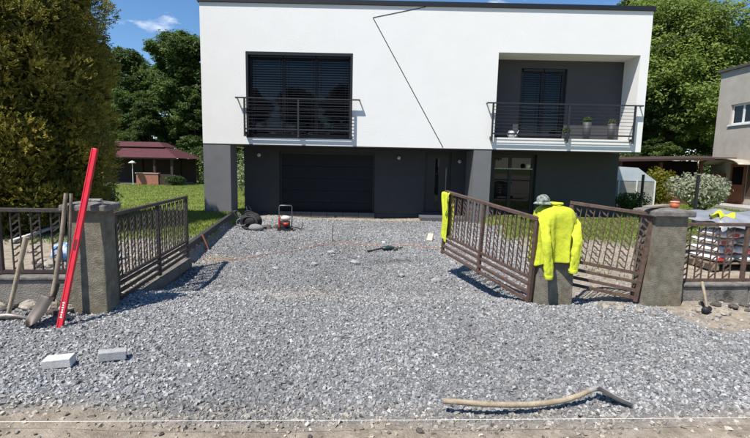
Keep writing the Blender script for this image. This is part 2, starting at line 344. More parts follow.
# clods and loose rocks one can pick out
ROCKW = mat('pale_limestone', (.46,.42,.35), .95, col2=(.30,.26,.21), scale=16, bump=1, bscale=60)
ROCKB = mat('dark_stone', (.13,.11,.095), .95, col2=(.085,.075,.065), scale=16, bump=1, bscale=60)
ROCKG = mat('grey_stone', (.40,.40,.40), .95, col2=(.30,.30,.30), scale=16, bump=1, bscale=60)
def rock(x, y, r, m, label, group=None, sx=1.0, seed=0, name='rock', dz=0):
    q = random.Random(seed); b = MB(); b.ellip((0,0,r*.35), (r*sx, r*q.uniform(.7,1), r*q.uniform(.55,.75)), 9, 6, .17, seed)
    b.sm = [False]*len(b.sm); o = b.build(name, m); o.location = (x, y, float(gz(x, y))+dz); o.rotation_euler = (q.uniform(-.2,.2), q.uniform(-.2,.2), q.uniform(0,6))
    return tag(o, label, 'rock', group)
for i, (x, y, r, m) in enumerate([(-3.42,4.24,.075,ROCKW),(-3.30,4.22,.06,ROCKW),(-3.19,4.24,.085,ROCKW),(-3.06,4.24,.06,ROCKW),(-3.60,4.2,.06,ROCKB),(-3.5,4.27,.05,ROCKB),(-2.97,4.12,.045,ROCKW),(-3.75,4.25,.07,ROCKW),(-3.12,4.14,.05,ROCKB)]):
    rock(x, y, r, m, 'pale limestone lump under the left fence plinth' if m is ROCKW else 'dark stone lodged under the left fence plinth', 'rubble under the left plinth' if m is ROCKW else 'dark stones under the left plinth', 1.2, i)
for i, (x, y, r) in enumerate([(.29,2.42,.022),(1.15,2.35,.018),(-.35,2.36,.016),(.72,2.33,.02),(-1.2,2.35,.015)]):
    rock(x, y, r, ROCKB, 'dark clod on the sandy strip below the white string', 'clods on the sandy strip', 1.2, 40+i, 'clod')
for i, (x, y, r) in enumerate([(-.85,8.55,.07),(-1.05,7.55,.065),(-.35,7.75,.08),(.95,6.55,.07),(-2.2,8.25,.06),(-1.65,7.2,.05),(.45,6.9,.06)]):
    rock(x, y, r, ROCKG, 'pale grey stone larger than the gravel in the drive', 'pale stones in the drive', 1.3, 60+i)
for i, (x, y, r) in enumerate([(2.75,4.75,.05),(2.95,4.72,.04),(2.62,4.82,.045),(3.62,4.72,.05),(3.72,4.6,.035),(3.05,4.62,.03),(3.85,4.68,.06)]):
    rock(x, y, r, ROCKW, 'pale rubble piece at the foot of the right gate pillar', 'rubble at the right pillar', 1.2, 80+i)

for i, (x, y, r) in enumerate([(3.95,4.92,.05),(4.1,4.86,.06),(4.3,4.95,.045),(4.45,4.9,.055),(3.78,4.9,.04),(4.2,4.78,.03)]):
    rock(x, y, r, ROCKB, 'dark earth clod below the right fence plinth', 'clods below the right plinth', 1.3, 140+i, 'clod')

# ------------------------------------------------------------------ the house
FY, BY = 13.6, 14.7            # front plane of the upper storey, wall plane below it
UX0, UX1, UZ0, UZ1 = -5.3, 8.06, 2.10, 6.20
def holed_wall(mb, xs, zs, holes, y0, y1):
    """wall in the xz plane with rectangular holes, with reveals and outer edges, no inner faces"""
    ok = lambda i, j: 0 <= i < len(xs)-1 and 0 <= j < len(zs)-1 and not any(a <= xs[i] and xs[i+1] <= b and c <= zs[j] and zs[j+1] <= d for a, b, c, d in holes)
    for i in range(len(xs)-1):
        for j in range(len(zs)-1):
            if not ok(i, j): continue
            a, b, c, d = xs[i], xs[i+1], zs[j], zs[j+1]
            mb.add([(a,y0,c),(b,y0,c),(b,y0,d),(a,y0,d)], [(0,1,2,3)]); mb.add([(a,y1,c),(b,y1,c),(b,y1,d),(a,y1,d)], [(3,2,1,0)])
            if not ok(i-1, j): mb.add([(a,y0,c),(a,y1,c),(a,y1,d),(a,y0,d)], [(3,2,1,0)])
            if not ok(i+1, j): mb.add([(b,y0,c),(b,y1,c),(b,y1,d),(b,y0,d)], [(0,1,2,3)])
            if not ok(i, j-1): mb.add([(a,y0,c),(b,y0,c),(b,y1,c),(a,y1,c)], [(3,2,1,0)])
            if not ok(i, j+1): mb.add([(a,y0,d),(b,y0,d),(b,y1,d),(a,y1,d)], [(0,1,2,3)])
    return mb
house = thing('house', 'modern two-storey house, white upper storey projecting over a charcoal ground floor', 'house', (0,0,0))
WX0, WX1, WZ0, WZ1 = -3.94, -0.78, 2.30, 4.78     # three-light window
LX0, LX1, LZ0, LZ1 = 3.58, 7.80, 2.46, 4.95       # loggia
w = holed_wall(MB(), [UX0, WX0, WX1, LX0, LX1, UX1], [UZ0, WZ0, LZ0, WZ1, LZ1, UZ1], [(WX0, WX1, WZ0, WZ1), (LX0, LX1, LZ0, LZ1)], FY, FY+.32)
w.build('upper_wall', WHITE, house)
MB().box(UX0, UX0+.3, FY+.322, 24, UZ0, UZ1).box(UX1-.24, UX1, FY+.322, 24, UZ0, UZ1).box(UX0+.302, UX1-.302, 23.7, 24, UZ0, UZ1).build('side_wall', WHITE, house)
MB().box(UX0+.304, UX1-.304, FY+.324, 23.69, UZ0+.004, UZ0+.22).build('soffit', CHAR, house)
MB().box(UX0+.31, UX1-.31, FY+.33, 23.68, UZ1-.35, UZ1-.15).build('flat_roof', BLACKT, house)
MB().box(UX0-.05, UX1+.05, FY-.05, FY+.36, UZ1+.003, UZ1+.13).box(UX0-.05, UX0+.36, FY+.362, 24.05, UZ1+.003, UZ1+.13).box(UX1-.36, UX1+.05, FY+.362, 24.05, UZ1+.003, UZ1+.13).box(UX0+.362, UX1-.362, 23.65, 24.05, UZ1+.003, UZ1+.13).build('parapet_cap', BLACKT, house)
# drip edge and facade line
MB().box(UX0+.003, UX1-.003, FY+.004, FY+.06, UZ0-.035, UZ0-.001).build('drip_edge', BLACKT, house)
MB().bar((2.03, FY-.002, 2.12), (-.18, FY-.002, 5.85), .022, .008, (0,1,0)).build('facade_line', BLACKT, house)
MB().bar((-.18, FY-.002, 5.86), (1.36, FY-.002, 6.19), .022, .008, (0,1,0)).build('facade_line', BLACKT, house)
# loggia lining
LBY = FY+.86
lg = MB()
lg.box(LX0-.2, LX0, FY+.321, LBY, LZ0-.1, LZ1+.1); lg.build('loggia_cheek', LOGG, house)
MB().box(LX1, LX1+.018, FY+.321, LBY, LZ0-.1, LZ1+.1).build('loggia_cheek', WHITE, house)
MB().box(LX0, LX1, FY+.321, LBY, LZ1, LZ1+.1).build('loggia_ceiling', WHITE, house)
MB().box(LX0, LX1, FY+.321, LBY, LZ0-.14, LZ0-.004).build('loggia_floor', mat('balcony_tile', (.42,.41,.40), .7), house)
GX0, GX1, GZ1 = 4.55, 6.02, 4.70
holed_wall(MB(), [LX0-.25, GX0, GX1, LX1+.2], [LZ0-.15, LZ0, GZ1, LZ1+.12], [(GX0, GX1, LZ0, GZ1)], LBY, LBY+.25).build('loggia_wall', LOGG, house)
# shared slat mesh maker
def slat_mesh(wd):
    b = MB(); P = []
    for k in range(5):
        t = k/2-1; P.append([(sx*wd/2, t*.032, t*.004+.005*(1-t*t)) for sx in (-1, 1)])
    b.grid(P); me = bpy.data.meshes.new('slat'); me.from_pydata(b.v, [], b.f); me.polygons.foreach_set('use_smooth', [True]*len(b.f)); me.materials.append(SLAT); return me
def window(x0, x1, z0, z1, y, lights, slats=True, sill=False, fr=.07, depth=.08, name='window'):
    """window part with frame, pane and slat sub-parts; y = outer plane of the frame"""
    b = MB(); b.box(x0, x1, y, y+depth, z1-fr, z1).box(x0, x1, y, y+depth, z0, z0+fr).box(x0, x0+fr, y+.001, y+depth, z0+fr, z1-fr).box(x1-fr, x1, y+.001, y+depth, z0+fr, z1-fr)
    p = b.build(name, ANTH, house)
    n = len(lights)-1
    for i in range(n):
        a = x0+fr+(x1-x0-2*fr)*lights[i]; c = x0+fr+(x1-x0-2*fr)*lights[i+1]; s = .05
        f = MB().box(a+.003, c-.003, y+.012, y+depth-.01, z1-fr-s, z1-fr-.002).box(a+.003, c-.003, y+.012, y+depth-.01, z0+fr+.002, z0+fr+s).box(a+.003, a+s, y+.012, y+depth-.01, z0+fr+s, z1-fr-s).box(c-s, c-.003, y+.012, y+depth-.01, z0+fr+s, z1-fr-s)
        f.build('sash', ANTH, p)
        MB().box(a+s, c-s, y+.045, y+.06, z0+fr+s, z1-fr-s).build('pane', GLASS, p, 0)
        if slats:
            me = slat_mesh(c-a-.02); k = 0; z = z0+fr+.06
            while z < z1-fr-.02:
                o = link('slat', me, p); o.location = ((a+c)/2, y-.05, z); z += .072; k += 1
            MB().box(a+.012, c-.012, y-.09, y-.012, z1-.09, z1-.012).build('blind_head', ANTH, p)
            for xx in (a+.12, c-.12): MB().box(xx-.004, xx+.004, y-.054, y-.046, z0+fr, z1-.1).build('blind_cord', RAILM, p)
    if sill: MB().box(x0-.03, x1+.03, y-.17, y+.02, z0-.035, z0-.003).build('sill', ANTH, p)
    return p
window(WX0+.004, WX1-.004, WZ0+.004, WZ1-.004, FY+.17, [0, .335, .665, 1], sill=False)
MB().box(WX0-.02, WX0+.05, FY-.006, FY+.165, WZ0, WZ1+.05).box(WX1-.05, WX1+.02, FY-.006, FY+.165, WZ0, WZ1+.05).box(WX0+.052, WX1-.052, FY-.006, FY+.165, WZ1-.04, WZ1+.05).build('window_surround', ANTH, house)
window(GX0+.004, GX1-.004, LZ0+.004, GZ1-.004, LBY+.10, [0, .5, 1])
# the dark room behind windows stops light leaking
def railing(x0, x1, posts, z_top, z_bot, nbars, y, name='balcony_railing', legs=.2):
    r = MB().box(x0, x1, y-.03, y+.03, z_top-.018, z_top+.018)
    for xx in (x0, x1):
        sgn = 1 if xx == x0 else -1
        r.box(min(xx, xx+sgn*.03), max(xx, xx+sgn*.03), y+.031, FY-.002, z_top-.018, z_top+.018)
    p = r.build(name, RAILM, house)
    for q in posts:
        MB().box(q-.025, q+.025, y-.022, y+.022, z_bot-legs, z_top-.019).box(q-.03, q+.03, y+.023, FY-.002, z_bot-.16, z_bot-.08).build('post', RAILM, p)
        MB().lathe([(0,-.012),(.035,-.012),(.035,.012),(0,.012)], 12, (q, y, z_bot-legs-.012)).build('foot', RAILM, p)
    MB().box(posts[0], posts[-1], y-.015, y+.015, z_bot-.02, z_bot+.025).build('bottom_rail', RAILM, p)
    me = MB().bar((posts[0], y, 0), (posts[-1], y, 0), .012, .012); m0 = me.build('bar', RAILM, p); m0.location.z = z_bot + (z_top-z_bot)/(nbars+1)
    for k in range(2, nbars+1):
        o = link('bar', m0.data, p); o.location.z = z_bot + (z_top-z_bot)*k/(nbars+1)
    return p
railing(-4.24, -.52, [-3.97, -2.36, -.80], 3.46, 2.55, 8, FY-.16)
railing(3.28, 7.93, [3.46, 5.73, 7.70], 3.46, 2.56, 8, FY-.16)
# left pier and right slab
pier = MB().box(UX0+.002, -4.47, FY+.002, FY+.65, -.05, UZ0-.04).build('pier', GREY, house)
MB().box(UX0+.02, -4.49, FY+.02, FY+.63, -.5, -.051).build('plinth', mat('pier_plinth', (.03,.031,.036), .8), pier)
MB().box(2.98, 3.52, FY+.002, BY-.002, -.5, UZ0-.04).build('entrance_slab', GREY, house)
# ground floor wall with garage, door and window openings
holed_wall(MB(), [-4.38, -3.22, -.04, 1.62, 2.50, 3.86, 5.32, 8.02-.0], [-.5, -.16, .02, 1.94, 2.0, UZ0-.005], [(-3.22, -.04, -.16, 1.94), (1.62, 2.50, .02, 2.0), (3.86, 5.32, .02, 2.0)], BY, BY+.3).build('ground_floor_wall', CHAR, house)
MB().box(-4.38, -4.10, BY+.302, 24, -.5, UZ0-.002).box(7.72, 8.02, BY+.302, 24, -.5, UZ0-.002).box(-4.098, 7.718, 23.7, 24, -.5, UZ0-.002).build('ground_floor_side_wall', CHAR, house)
MB().box(-4.37, 8.0, BY-.03, BY-.002, -.5, -.08).build('base_course', mat('base_course', (.05,.05,.053), .9, bump=.3), house)
# garage door
gd = MB().box(-3.22+.002, -3.22+.07, BY+.12, BY+.2, -.158, 1.938).box(-.11, -.042, BY+.12, BY+.2, -.158, 1.938).box(-3.148, -.112, BY+.12, BY+.2, 1.86, 1.938).build('garage_door', ANTH, house)
for k in range(5):
    z = -.15 + k*.402; MB().box(-3.146, -.114, BY+.135, BY+.175, z+.002, z+.399).build('panel', NAVY, gd, bevel=.003)
MB().box(-1.66, -1.60, BY+.11, BY+.134, .32, .34).box(-1.72, -1.54, BY+.095, BY+.11, .322, .338).build('handle', RAILM, gd)
# threshold blocks in front of the garage
CONCL = mat('light_concrete', (.40,.39,.37), .9, col2=(.30,.29,.28), scale=12, bump=.5)
CONCD = mat('grey_blockwork', (.10,.10,.105), .95, col2=(.075,.075,.08), scale=12, bump=.5)
for k in range(6):
    MB().box(-3.2+k*.53+.006, -3.2+(k+1)*.53-.006, BY-.13, BY-.035, -.5, -.045).build('threshold_block', CONCD, house, bevel=.006)
# entrance door
dr = MB().box(1.622, 1.69, BY+.1, BY+.18, .022, 1.998).box(2.43, 2.498, BY+.1, BY+.18, .022, 1.998).box(1.692, 2.428, BY+.1, BY+.18, 1.93, 1.998).build('entrance_door', ANTH, house)
MB().box(1.694, 2.426, BY+.12, BY+.17, .03, 1.928).build('leaf', mat('door_leaf', (.010,.012,.018), .4), dr)
MB().box(1.98, 2.10, BY+.112, BY+.119, .2, 1.8).build('glass_strip', GLASS, dr)
MB().tube([(2.34,BY+.08,.6),(2.34,BY+.08,1.5)], .014).tube([(2.34,BY+.08,.7),(2.34,BY+.118,.7)], .009).tube([(2.34,BY+.08,1.4),(2.34,BY+.118,1.4)], .009).build('handle', STEEL, dr)
MB().box(1.45, 2.9, BY-.9, BY-.035, -.5, -.06).build('door_step', CONCD, house, bevel=.01)
gw = window(3.864, 5.316, .024, 1.996, BY+.12, [0, .42, 1], slats=False)
MB().box(3.95, 5.23, BY+.10, BY+.112, 1.50, 1.54).build('transom_bar', STEEL, gw)
# small round wall lamps
for (x, z) in ((-3.88, 1.80), (.75, 1.80), (2.76, 1.72)):
    o = MB().lathe([(0,-.02),(.055,-.02),(.06,0),(.055,.02),(0,.02)], 16).build('wall_lamp', mat('lamp_housing', (.55,.55,.56), .4), house); o.location = (x, BY-.022, z); o.rotation_euler = (math.pi/2, 0, 0)
MB().ellip((5.0, BY-.09, 1.62), (.085,.085,.085)).build('wall_lamp', mat('lamp_globe', (.62,.60,.55), .3), house)

# plants on the loggia
def leaves(c, r, n, size, colA, colB, up=.4, hang=0, flat=1.0, surf=.6):
    """n diamond leaves in an ellipsoid of radii r about c -> V, F, cols"""
    d = rng.normal(size=(n, 3)); d /= np.linalg.norm(d, axis=1)[:, None]
    rad = np.where(rng.uniform(0, 1, n) < surf, rng.uniform(.8, 1.05, n), rng.uniform(0, 1, n)**.5)
    P = np.asarray(c) + d*rad[:, None]*np.asarray(r)
    return leaf_quads(P, d, size, colA, colB, up)
def leaf_quads(P, d, size, colA, colB, up=.4, aspect=.5, var=.35, colv=None):
    n = len(P); nr = d*.9 + rng.normal(0, .65, (n, 3)) + np.array([0, 0, up]); nr /= np.linalg.norm(nr, axis=1)[:, None]
    t = rng.normal(size=(n, 3)); t -= nr*(t*nr).sum(1)[:, None]; t /= np.linalg.norm(t, axis=1)[:, None]; b = np.cross(nr, t)
    s = (size*rng.uniform(1-var, 1+var, n))[:, None]
    V = np.stack([P - t*s, P + b*s*aspect + nr*s*.12, P + t*s, P - b*s*aspect + nr*s*.12], 1).reshape(-1, 3)
    F = np.arange(n*4).reshape(-1, 4)
    k = (rng.uniform(0, 1, n) if colv is None else colv)[:, None]; cl = np.asarray(colA)*(1-k) + np.asarray(colB)*k; cl = cl*rng.uniform(.8, 1.2, (n, 1))
    return V, F, np.repeat(cl, 4, 0)
def leaf_obj(name, parts, mat_, parent=None):
    VS = []; FS = []; CS = []; o = 0
    for V, F, Cc in parts: VS.append(V); FS.append(F+o); CS.append(Cc); o += len(V)
    return link(name, np_mesh(name, np.concatenate(VS), np.concatenate(FS), mat_, np.concatenate(CS)), parent)
POTM = mat('planter_grey', (.055,.055,.06), .6); POTD = mat('planter_dark', (.03,.03,.032), .6)
def planter(x, y, z, r, h, leafr, label, m, n=120, cat='plant pot'):
    t = thing('plant_pot', label, cat, (x, y, z))
    MB().lathe([(0,0),(r*.8,0),(r,h),(r*.9,h),(r*.88,h-.03),(0,h-.03)], 18).build('pot', m, t)
    leaf_obj('foliage', [leaves((0,0,h+leafr*.6), (leafr,leafr,leafr*.8), n, .05, (.06,.11,.03), (.13,.18,.05))], LEAF, t)
planter(5.96, FY+.45, LZ0, .10, .20, .12, 'small dark pot with a low plant on the balcony floor', POTD)
planter(6.58, FY+.45, LZ0, .13, .56, .11, 'tall grey planter in the middle of the balcony, between two pots', POTM)
planter(7.35, FY+.45, LZ0, .12, .52, .09, 'tall grey planter at the right end of the balcony', POTM)
bl = thing('watering_can', 'small pale object standing at the left end of the balcony', 'watering can', (4.25, FY+.5, LZ0))
MB().lathe([(0,0),(.09,0),(.085,.2),(.05,.24),(0,.24)], 14).build('body', mat('pale_plastic', (.55,.56,.57), .5), bl)
MB().tube([(.08,0,.05),(.17,0,.16),(.22,0,.27)], [.02,.015,.012]).build('spout', MATS['pale_plastic'], bl)
MB().tube([(-.08,0,.05),(-.14,0,.14),(-.08,0,.24),(0,0,.26)], .009).build('handle', MATS['pale_plastic'], bl)

# ------------------------------------------------------------------ gate pillars
def pillar(label, loc, rz, bw, tw, bd, td, h, m, cap=True, capw=.05):
    t = thing('gate_pillar', label, 'pillar', loc, rz)
    b = MB(); N = 8; P = []
    for k in range(N+1):
        f = k/N; wx = bw+(tw-bw)*f; wy = bd+(td-bd)*f; z = -.25+(h+.25)*f
        P.append([(-wx/2,-wy/2,z),(wx/2,-wy/2,z),(wx/2,wy/2,z),(-wx/2,wy/2,z),(-wx/2,-wy/2,z)])
    b.grid(P, False); b.box(-tw/2+.002, tw/2-.002, -td/2+.002, td/2-.002, h-.05, h-.001)
    b.build('shaft', m, t, bevel=.012)
    if cap: MB().box(-tw/2-capw, tw/2+capw, -td/2-capw, td/2+capw, h+.001, h+.065).frustum((-tw/2-capw+.01,tw/2+capw-.01,-td/2-capw+.01,td/2+capw-.01), (-tw/4,tw/4,-td/4,td/4), h+.066, h+.095).build('cap', CONC2, t, bevel=.012)
    return t
FA = math.radians(5.5)
pillar('weathered concrete gate pillar with red straightedge leaning on it', (-2.855, 4.395, 0), FA, .345, .325, .27, .24, 1.04, CONC)
pillar('stout concrete gate pillar carrying a plank and an orange jar', (3.33, 5.06, 0), FA, .44, .40, .30, .28, 1.04, CONC)
pillar('short concrete gate post under the yellow jacket', (2.07, 5.05, 0), FA, .41, .38, .32, .30, 1.06, CONC, cap=False)
# things on the pillar caps
pl = MB().box(-.16,.16,-.045,.045,0,.022).build('plank', mat('grey_board', (.33,.29,.23), .85, col2=(.2,.17,.13), scale=12, stretch=(1,8,8)), None, bevel=.003)
pl.location = (3.20, 5.0, 1.14); pl.rotation_euler = (0,-.05,.35); tag(pl, 'short grey board lying on the right pillar cap', 'board')
jar = thing('jar', 'small orange jar with pale lid on the right pillar cap', 'jar', (3.42, 5.02, 1.136))
MB().lathe([(0,0),(.04,0),(.045,.02),(.045,.055),(0,.055)], 16).build('body', mat('orange_plastic', (.55,.12,.05), .5), jar)
MB().lathe([(0,.056),(.047,.056),(.047,.075),(0,.078)], 16).build('lid', mat('pale_orange', (.62,.33,.25), .5), jar)
st = MB().box(-.07,.07,-.03,.03,0,.02).build('stone_chip', ROCKG, None, bevel=.005); st.location = (-2.80,4.36,1.137); st.rotation_euler = (0,0,.2); tag(st, 'thin pale stone chip on the left pillar cap', 'stone')

# ------------------------------------------------------------------ iron gates and fence panels
def baluster_mesh(h, wd, n, flip, m):
    b = MB(); s = -1 if flip else 1
    b.box(-wd/2-.006, -wd/2+.006, -.006, .006, 0, h).box(wd/2-.006, wd/2+.006, -.006, .006, 0, h)
    for k in range(n):
        z = h*(k+.18)/n; dz = h/n*.72
        b.bar((-s*(wd/2-.005), .001, z), (-s*wd*.12, .001, z+dz*.25), .015, .006, (0,1,0))
        b.bar((-s*wd*.14, .002, z+dz*.23), (s*wd*.14, .002, z+dz*.77), .017, .006, (0,1,0))
        b.bar((s*wd*.12, .001, z+dz*.75), (s*(wd/2-.005), .001, z+dz), .015, .006, (0,1,0))
    me = bpy.data.meshes.new('baluster'); me.from_pydata(b.v, [], b.f); me.materials.append(m); return me
def ironwork(t, L, zb, zm, zt, m, nb, mids=(), bars=(), stile=.045, wd=.085, rails=True):
    for x in (0, L)+tuple(mids):
        MB().box(x-stile/2, x+stile/2, -stile/2, stile/2, zb, zt+.01).build('stile', m, t, bevel=.003)
    MB().box(-stile/2, L+stile/2, -.028, .028, zt+.012, zt+.05).build('top_rail', m, t, bevel=.003)
    MB().box(stile/2+.001, L-stile/2-.001, -.018, .018, zm-.035, zm).build('mid_rail', m, t)
    for z in bars: MB().box(stile/2+.001, L-stile/2-.001, -.02, .02, z-.016, z+.016).build('lower_rail', m, t)
    MA = baluster_mesh(zt-zm-.002, wd, 9, False, m)
    for k in range(nb):
        x = L*(k+.5)/nb
        if any(abs(x-q) < .07 for q in mids): continue
        o = link('baluster', MA, t); o.location = (x, 0, zm+.001)
gl = thing('gate_leaf', 'dark brown iron gate leaf standing open beside the left pillar', 'gate', (-2.80, 4.68, 0), (0, 0, math.radians(96.5)), 'driveway gate leaves')
ironwork(gl, 2.46, -.02, .27, .94, IRON2, 14, (1.23,), (.03,.11,.19))
gr = thing('gate_leaf', 'rust-brown iron gate leaf standing open with yellow vest on its far end', 'gate', (1.81, 4.99, -.02), (0, -math.radians(4.2), math.radians(108.5)), 'driveway gate leaves')
ironwork(gr, 2.20, 0, .33, .98, IRON, 13, (1.1,), (.04,.13,.23))
wk = thing('wicket_gate', 'narrow rust-brown iron wicket gate ajar between jacket post and right pillar', 'gate', (3.06, 5.0, .03), (0, -math.radians(6), math.radians(155)))
ironwork(wk, .86, 0, .35, 1.0, IRON, 6, (), (.04,.13,.23))
MB().box(.02,.05,-.06,-.02,.45,.62).build('lock_box', IRON, wk)
# fence sections: plinth (a thing) + iron panel (a thing)
def fence(label_p, label_w, loc, rz, L, zb, zt, m, ptop, pbot, nb):
    w_ = MB(); n = 3
    t2 = thing('plinth_wall', label_w, 'wall', loc, rz)
    for k in range(n):
        MB().box(L*k/n+.004, L*(k+1)/n-.004, -.11, .11, pbot, ptop).build('plinth_block', PLINTH, t2, bevel=.012)
        MB().box(L*k/n+.004, L*(k+1)/n-.004, -.13, .13, ptop+.002, ptop+.035).build('coping', CONC2, t2, bevel=.008)
    t = thing('iron_fence', label_p, 'fence', loc, rz); 
    ironwork(t, L, ptop+.036, zb, zt, m, nb, tuple(L*k/3 for k in (1, 2)), (), .04)
fence('dark iron fence panel on the low wall left of the drive', 'low concrete plinth wall below the left fence panel', (-5.5, 4.26, 0), FA, 2.52, .40, .99, IRON2, .32, .06, 13)
fence('rust-brown iron fence panel on the low wall right of the drive', 'cracked low concrete plinth wall below the right fence panel', (3.62, 5.16, 0), FA, 2.6, .27, .90, IRON, .20, -.12, 14)

# ------------------------------------------------------------------ high-visibility clothing
def drape(t, name, cols, rows, fx, m, solid=.006, sub=1):
    b = MB(); b.grid([[fx(i/(rows-1), j/(cols-1)) for j in range(cols)] for i in range(rows)])
    return b.build(name, m, t, solid=solid, sub=sub)
jk = thing('jacket', 'bright yellow high-visibility jacket hung over the short gate post', 'jacket', (2.09, 5.04, 0), FA); jk.scale = (.87, 1, 1)
def sm(a, b, x): t = min(1, max(0, (x-a)/(b-a))); return t*t*(3-2*t)
def wrinkle(o, amp=.02, size=.09, depth=2):
    tx = bpy.data.textures.new('wrinkle', 'CLOUDS'); tx.noise_scale = size; tx.noise_depth = depth
    m = o.modifiers.new('w', 'DISPLACE'); m.texture = tx; m.strength = amp; m.mid_level = .5; m.texture_coords = 'LOCAL'
    return o
def loft(name, rings, m, amp=.012, size=.11, solid=.004):
    b = MB(); b.grid([r + [r[0]] for r in rings]); o = b.build(name, m, jk, solid=solid, sub=1); return wrinkle(o, amp, size)
def torso():
    prof = [(1.145,.075,.075),(1.135,.085,.085),(1.125,.12,.12),(1.115,.17,.165),(1.095,.205,.195),(1.05,.232,.212),(1.00,.245,.22)]
    n = 15; prof += [(1.00-(1.00-.49)*k/n, .25+.010*math.sin(k*.5), .22+.012*k/n) for k in range(1, n+1)]
    rings = []
    for i, (z, hx, hy) in enumerate(prof):
        f = max(0, (i-5)/(len(prof)-6)); r = []
        for k in range(72):
            a = 2*math.pi*k/72; ca, sa = math.cos(a), math.sin(a)
            x = hx*math.copysign(abs(ca)**.62, ca); y = hy*math.copysign(abs(sa)**.62, sa)
            fold = 1-abs(math.sin(a*4.5+.7*math.sin(a*2+1)+f*.5)); g = (fold**1.6-.35)*.075*f**.65
            g += .016*f*math.sin(a*17+2-f*2)
            if sa < 0:                                     # open front: one deep crease
                dx = (x+.075-.02*f)/.016; g -= .045*math.exp(-dx*dx)*min(1, f*3+.25)
            g2 = 1+g/max(hx, .1); drop = .05*math.sin(a+2.1)*f**3 + .012*math.sin(a*5)*f**4
            r.append((x*(1+g/.26*.6)-.045, y*(1+g/.23)*(.72 if sa > 0 else 1), z+drop))
        rings.append(r)
    return rings
loft('body', torso(), HIVIS, .014, .10)
def tubering(pts, rx, ry, ph, tw=.0):
    rings = []
    for i, p in enumerate(pts):
        f = i/(len(pts)-1); r = []
        for k in range(28):
            a = 2*math.pi*k/28; w = 1 + .13*math.sin(a*3+ph+i*.35) + .07*math.sin(a*5-i*.5+ph*2)
            r.append((p[0]+rx[i]*math.cos(a)*w, p[1]+ry[i]*math.sin(a)*w, p[2]+.010*math.sin(a*2+ph+i)))
        rings.append(r)
    return rings
def lerp3(keys, n):
    out = []
    for i in range(n):
        t = i/(n-1)*(len(keys)-1); j = min(int(t), len(keys)-2); f = t-j; out.append(tuple(keys[j][q]+(keys[j+1][q]-keys[j][q])*f for q in range(3)))
    return out
def arm(keys, n, r0, r1, ph):
    pts = lerp3(keys, n); rr = [(.55 if i == 0 else .85 if i == 1 else 1)*(r0+(r1-r0)*i/(n-1))*(1+.05*math.sin(i*1.9+ph)) for i in range(n)]
    loft('sleeve', tubering(pts, rr, [q*.36 for q in rr], ph), HIVIS, .024, .07)
arm([(-.225,-.04,1.06),(-.262,-.17,.95),(-.255,-.26,.75),(-.225,-.285,.36)], 24, .068, .056, .3)
arm([(.135,-.04,1.06),(.165,-.16,.95),(.15,-.26,.78),(.115,-.292,.60),(.085,-.30,.43)], 24, .066, .054, 1.7)
for (x, y, z) in ((-.225,-.285,.355), (.085,-.30,.425)):
    MB().lathe([(.050,-.012),(.053,0),(.053,.03),(.049,.034)], 20, (x, y, z)).build('cuff', HIVIS, jk).scale = (1, 1, 1)
wrinkle(drape(jk, 'collar', 24, 8, lambda u, v: (-.045+.092*math.cos(math.pi*(.9+1.9*v))*(1+.18*u), -.01+.085*math.sin(math.pi*(.9+1.9*v))*(1+.2*u), 1.138+.04*math.sin(u*2.2)-.02*u), HIVIS, .006, 1), .012, .08)
wrinkle(drape(jk, 'mesh_panel', 12, 12, lambda u, v: (.12+.10*v, -.275+.05*v-.015*math.sin(u*7+v*4), .66-.17*u), HIVISM, .004), .01, .06)
ht = thing('cloth_hat', 'mottled grey-green cloth hat resting on the jacket post', 'hat', (1.90, 4.98, 1.15))
HATM = mat('mottled_cloth', (.30,.33,.30), .9, col2=(.07,.10,.07), scale=26, bump=.6, bscale=40, contrast=(.42,.58))
MB().ellip((0,0,.045), (.075,.075,.065), 18, 12, .05, 3).build('crown', HATM, ht, sub=1)
MB().lathe([(.06,.03),(.085,.02),(.105,.004),(.102,-.002),(.055,.015)], 22).build('brim', HATM, ht)
vs = thing('vest', 'narrow bunched yellow vest hung on the far end of the right gate leaf', 'vest', (1.13, 7.02, 0), math.radians(108.5))
def vest(u, v):
    k = (u-.5)*2; side = -1 if k < 0 else 1; a = abs(k)
    return (-.06+.26*(v-.5)*(1.0-.40*a)+.015*math.sin(a*9), side*(.035+.02*a+.012*math.sin(v*14+a*5)), 1.145 - .02*0 - (.80-.10*(v-.5))*max(0, a-.06) if a > .06 else 1.15)
drape(vs, 'cloth', 14, 30, vest, HIVIS, .006)
drape(vs, 'strap', 6, 10, lambda u, v: (-.20+.05*v+.06*u, .05+.01*math.sin(u*9), 1.05-.32*u+.05*math.sin(v*3)), HIVISM, .004)

# ------------------------------------------------------------------ tools by the left pillar
lv = thing('straightedge', 'long red metal straightedge leaning on the left gate pillar', 'straightedge', (0,0,0))
A = Vector((-2.885, 3.90, .0)); B = Vector((-2.72, 4.30, 1.65))
b = MB().bar(A, B, .054, .026, (0,-1,.3)); b.build('beam', REDP, lv, bevel=.004)
dirv = (B-A).normalized(); sxv = dirv.cross(Vector((0,-1,.3))).normalized(); nv = sxv.cross(dirv).normalized()
for o_ in (-.021, .021): MB().bar(A+sxv*o_+nv*.0145, B+sxv*o_+nv*.0145, .010, .006, (0,-1,.3)).build('edge_flange', REDP, lv)
p0 = A+dirv*.72+nv*.013; MB().bar(p0, p0+dirv*.10, .026, .007, (0,-1,.3)).build('hand_slot', mat('slot_dark', (.12,.006,.012), .6), lv)
for k in range(7):
    p0 = A+dirv*(.09+.022*k)+nv*.0145; MB().bar(p0, p0+dirv*.013, .016 if k % 2 else .022, .003, (0,-1,.3)).build('printed_mark', PRINTW, lv)
sh = thing('shovel', 'upright shovel with grey wooden handle leaning behind the red straightedge', 'shovel', (0,0,0))
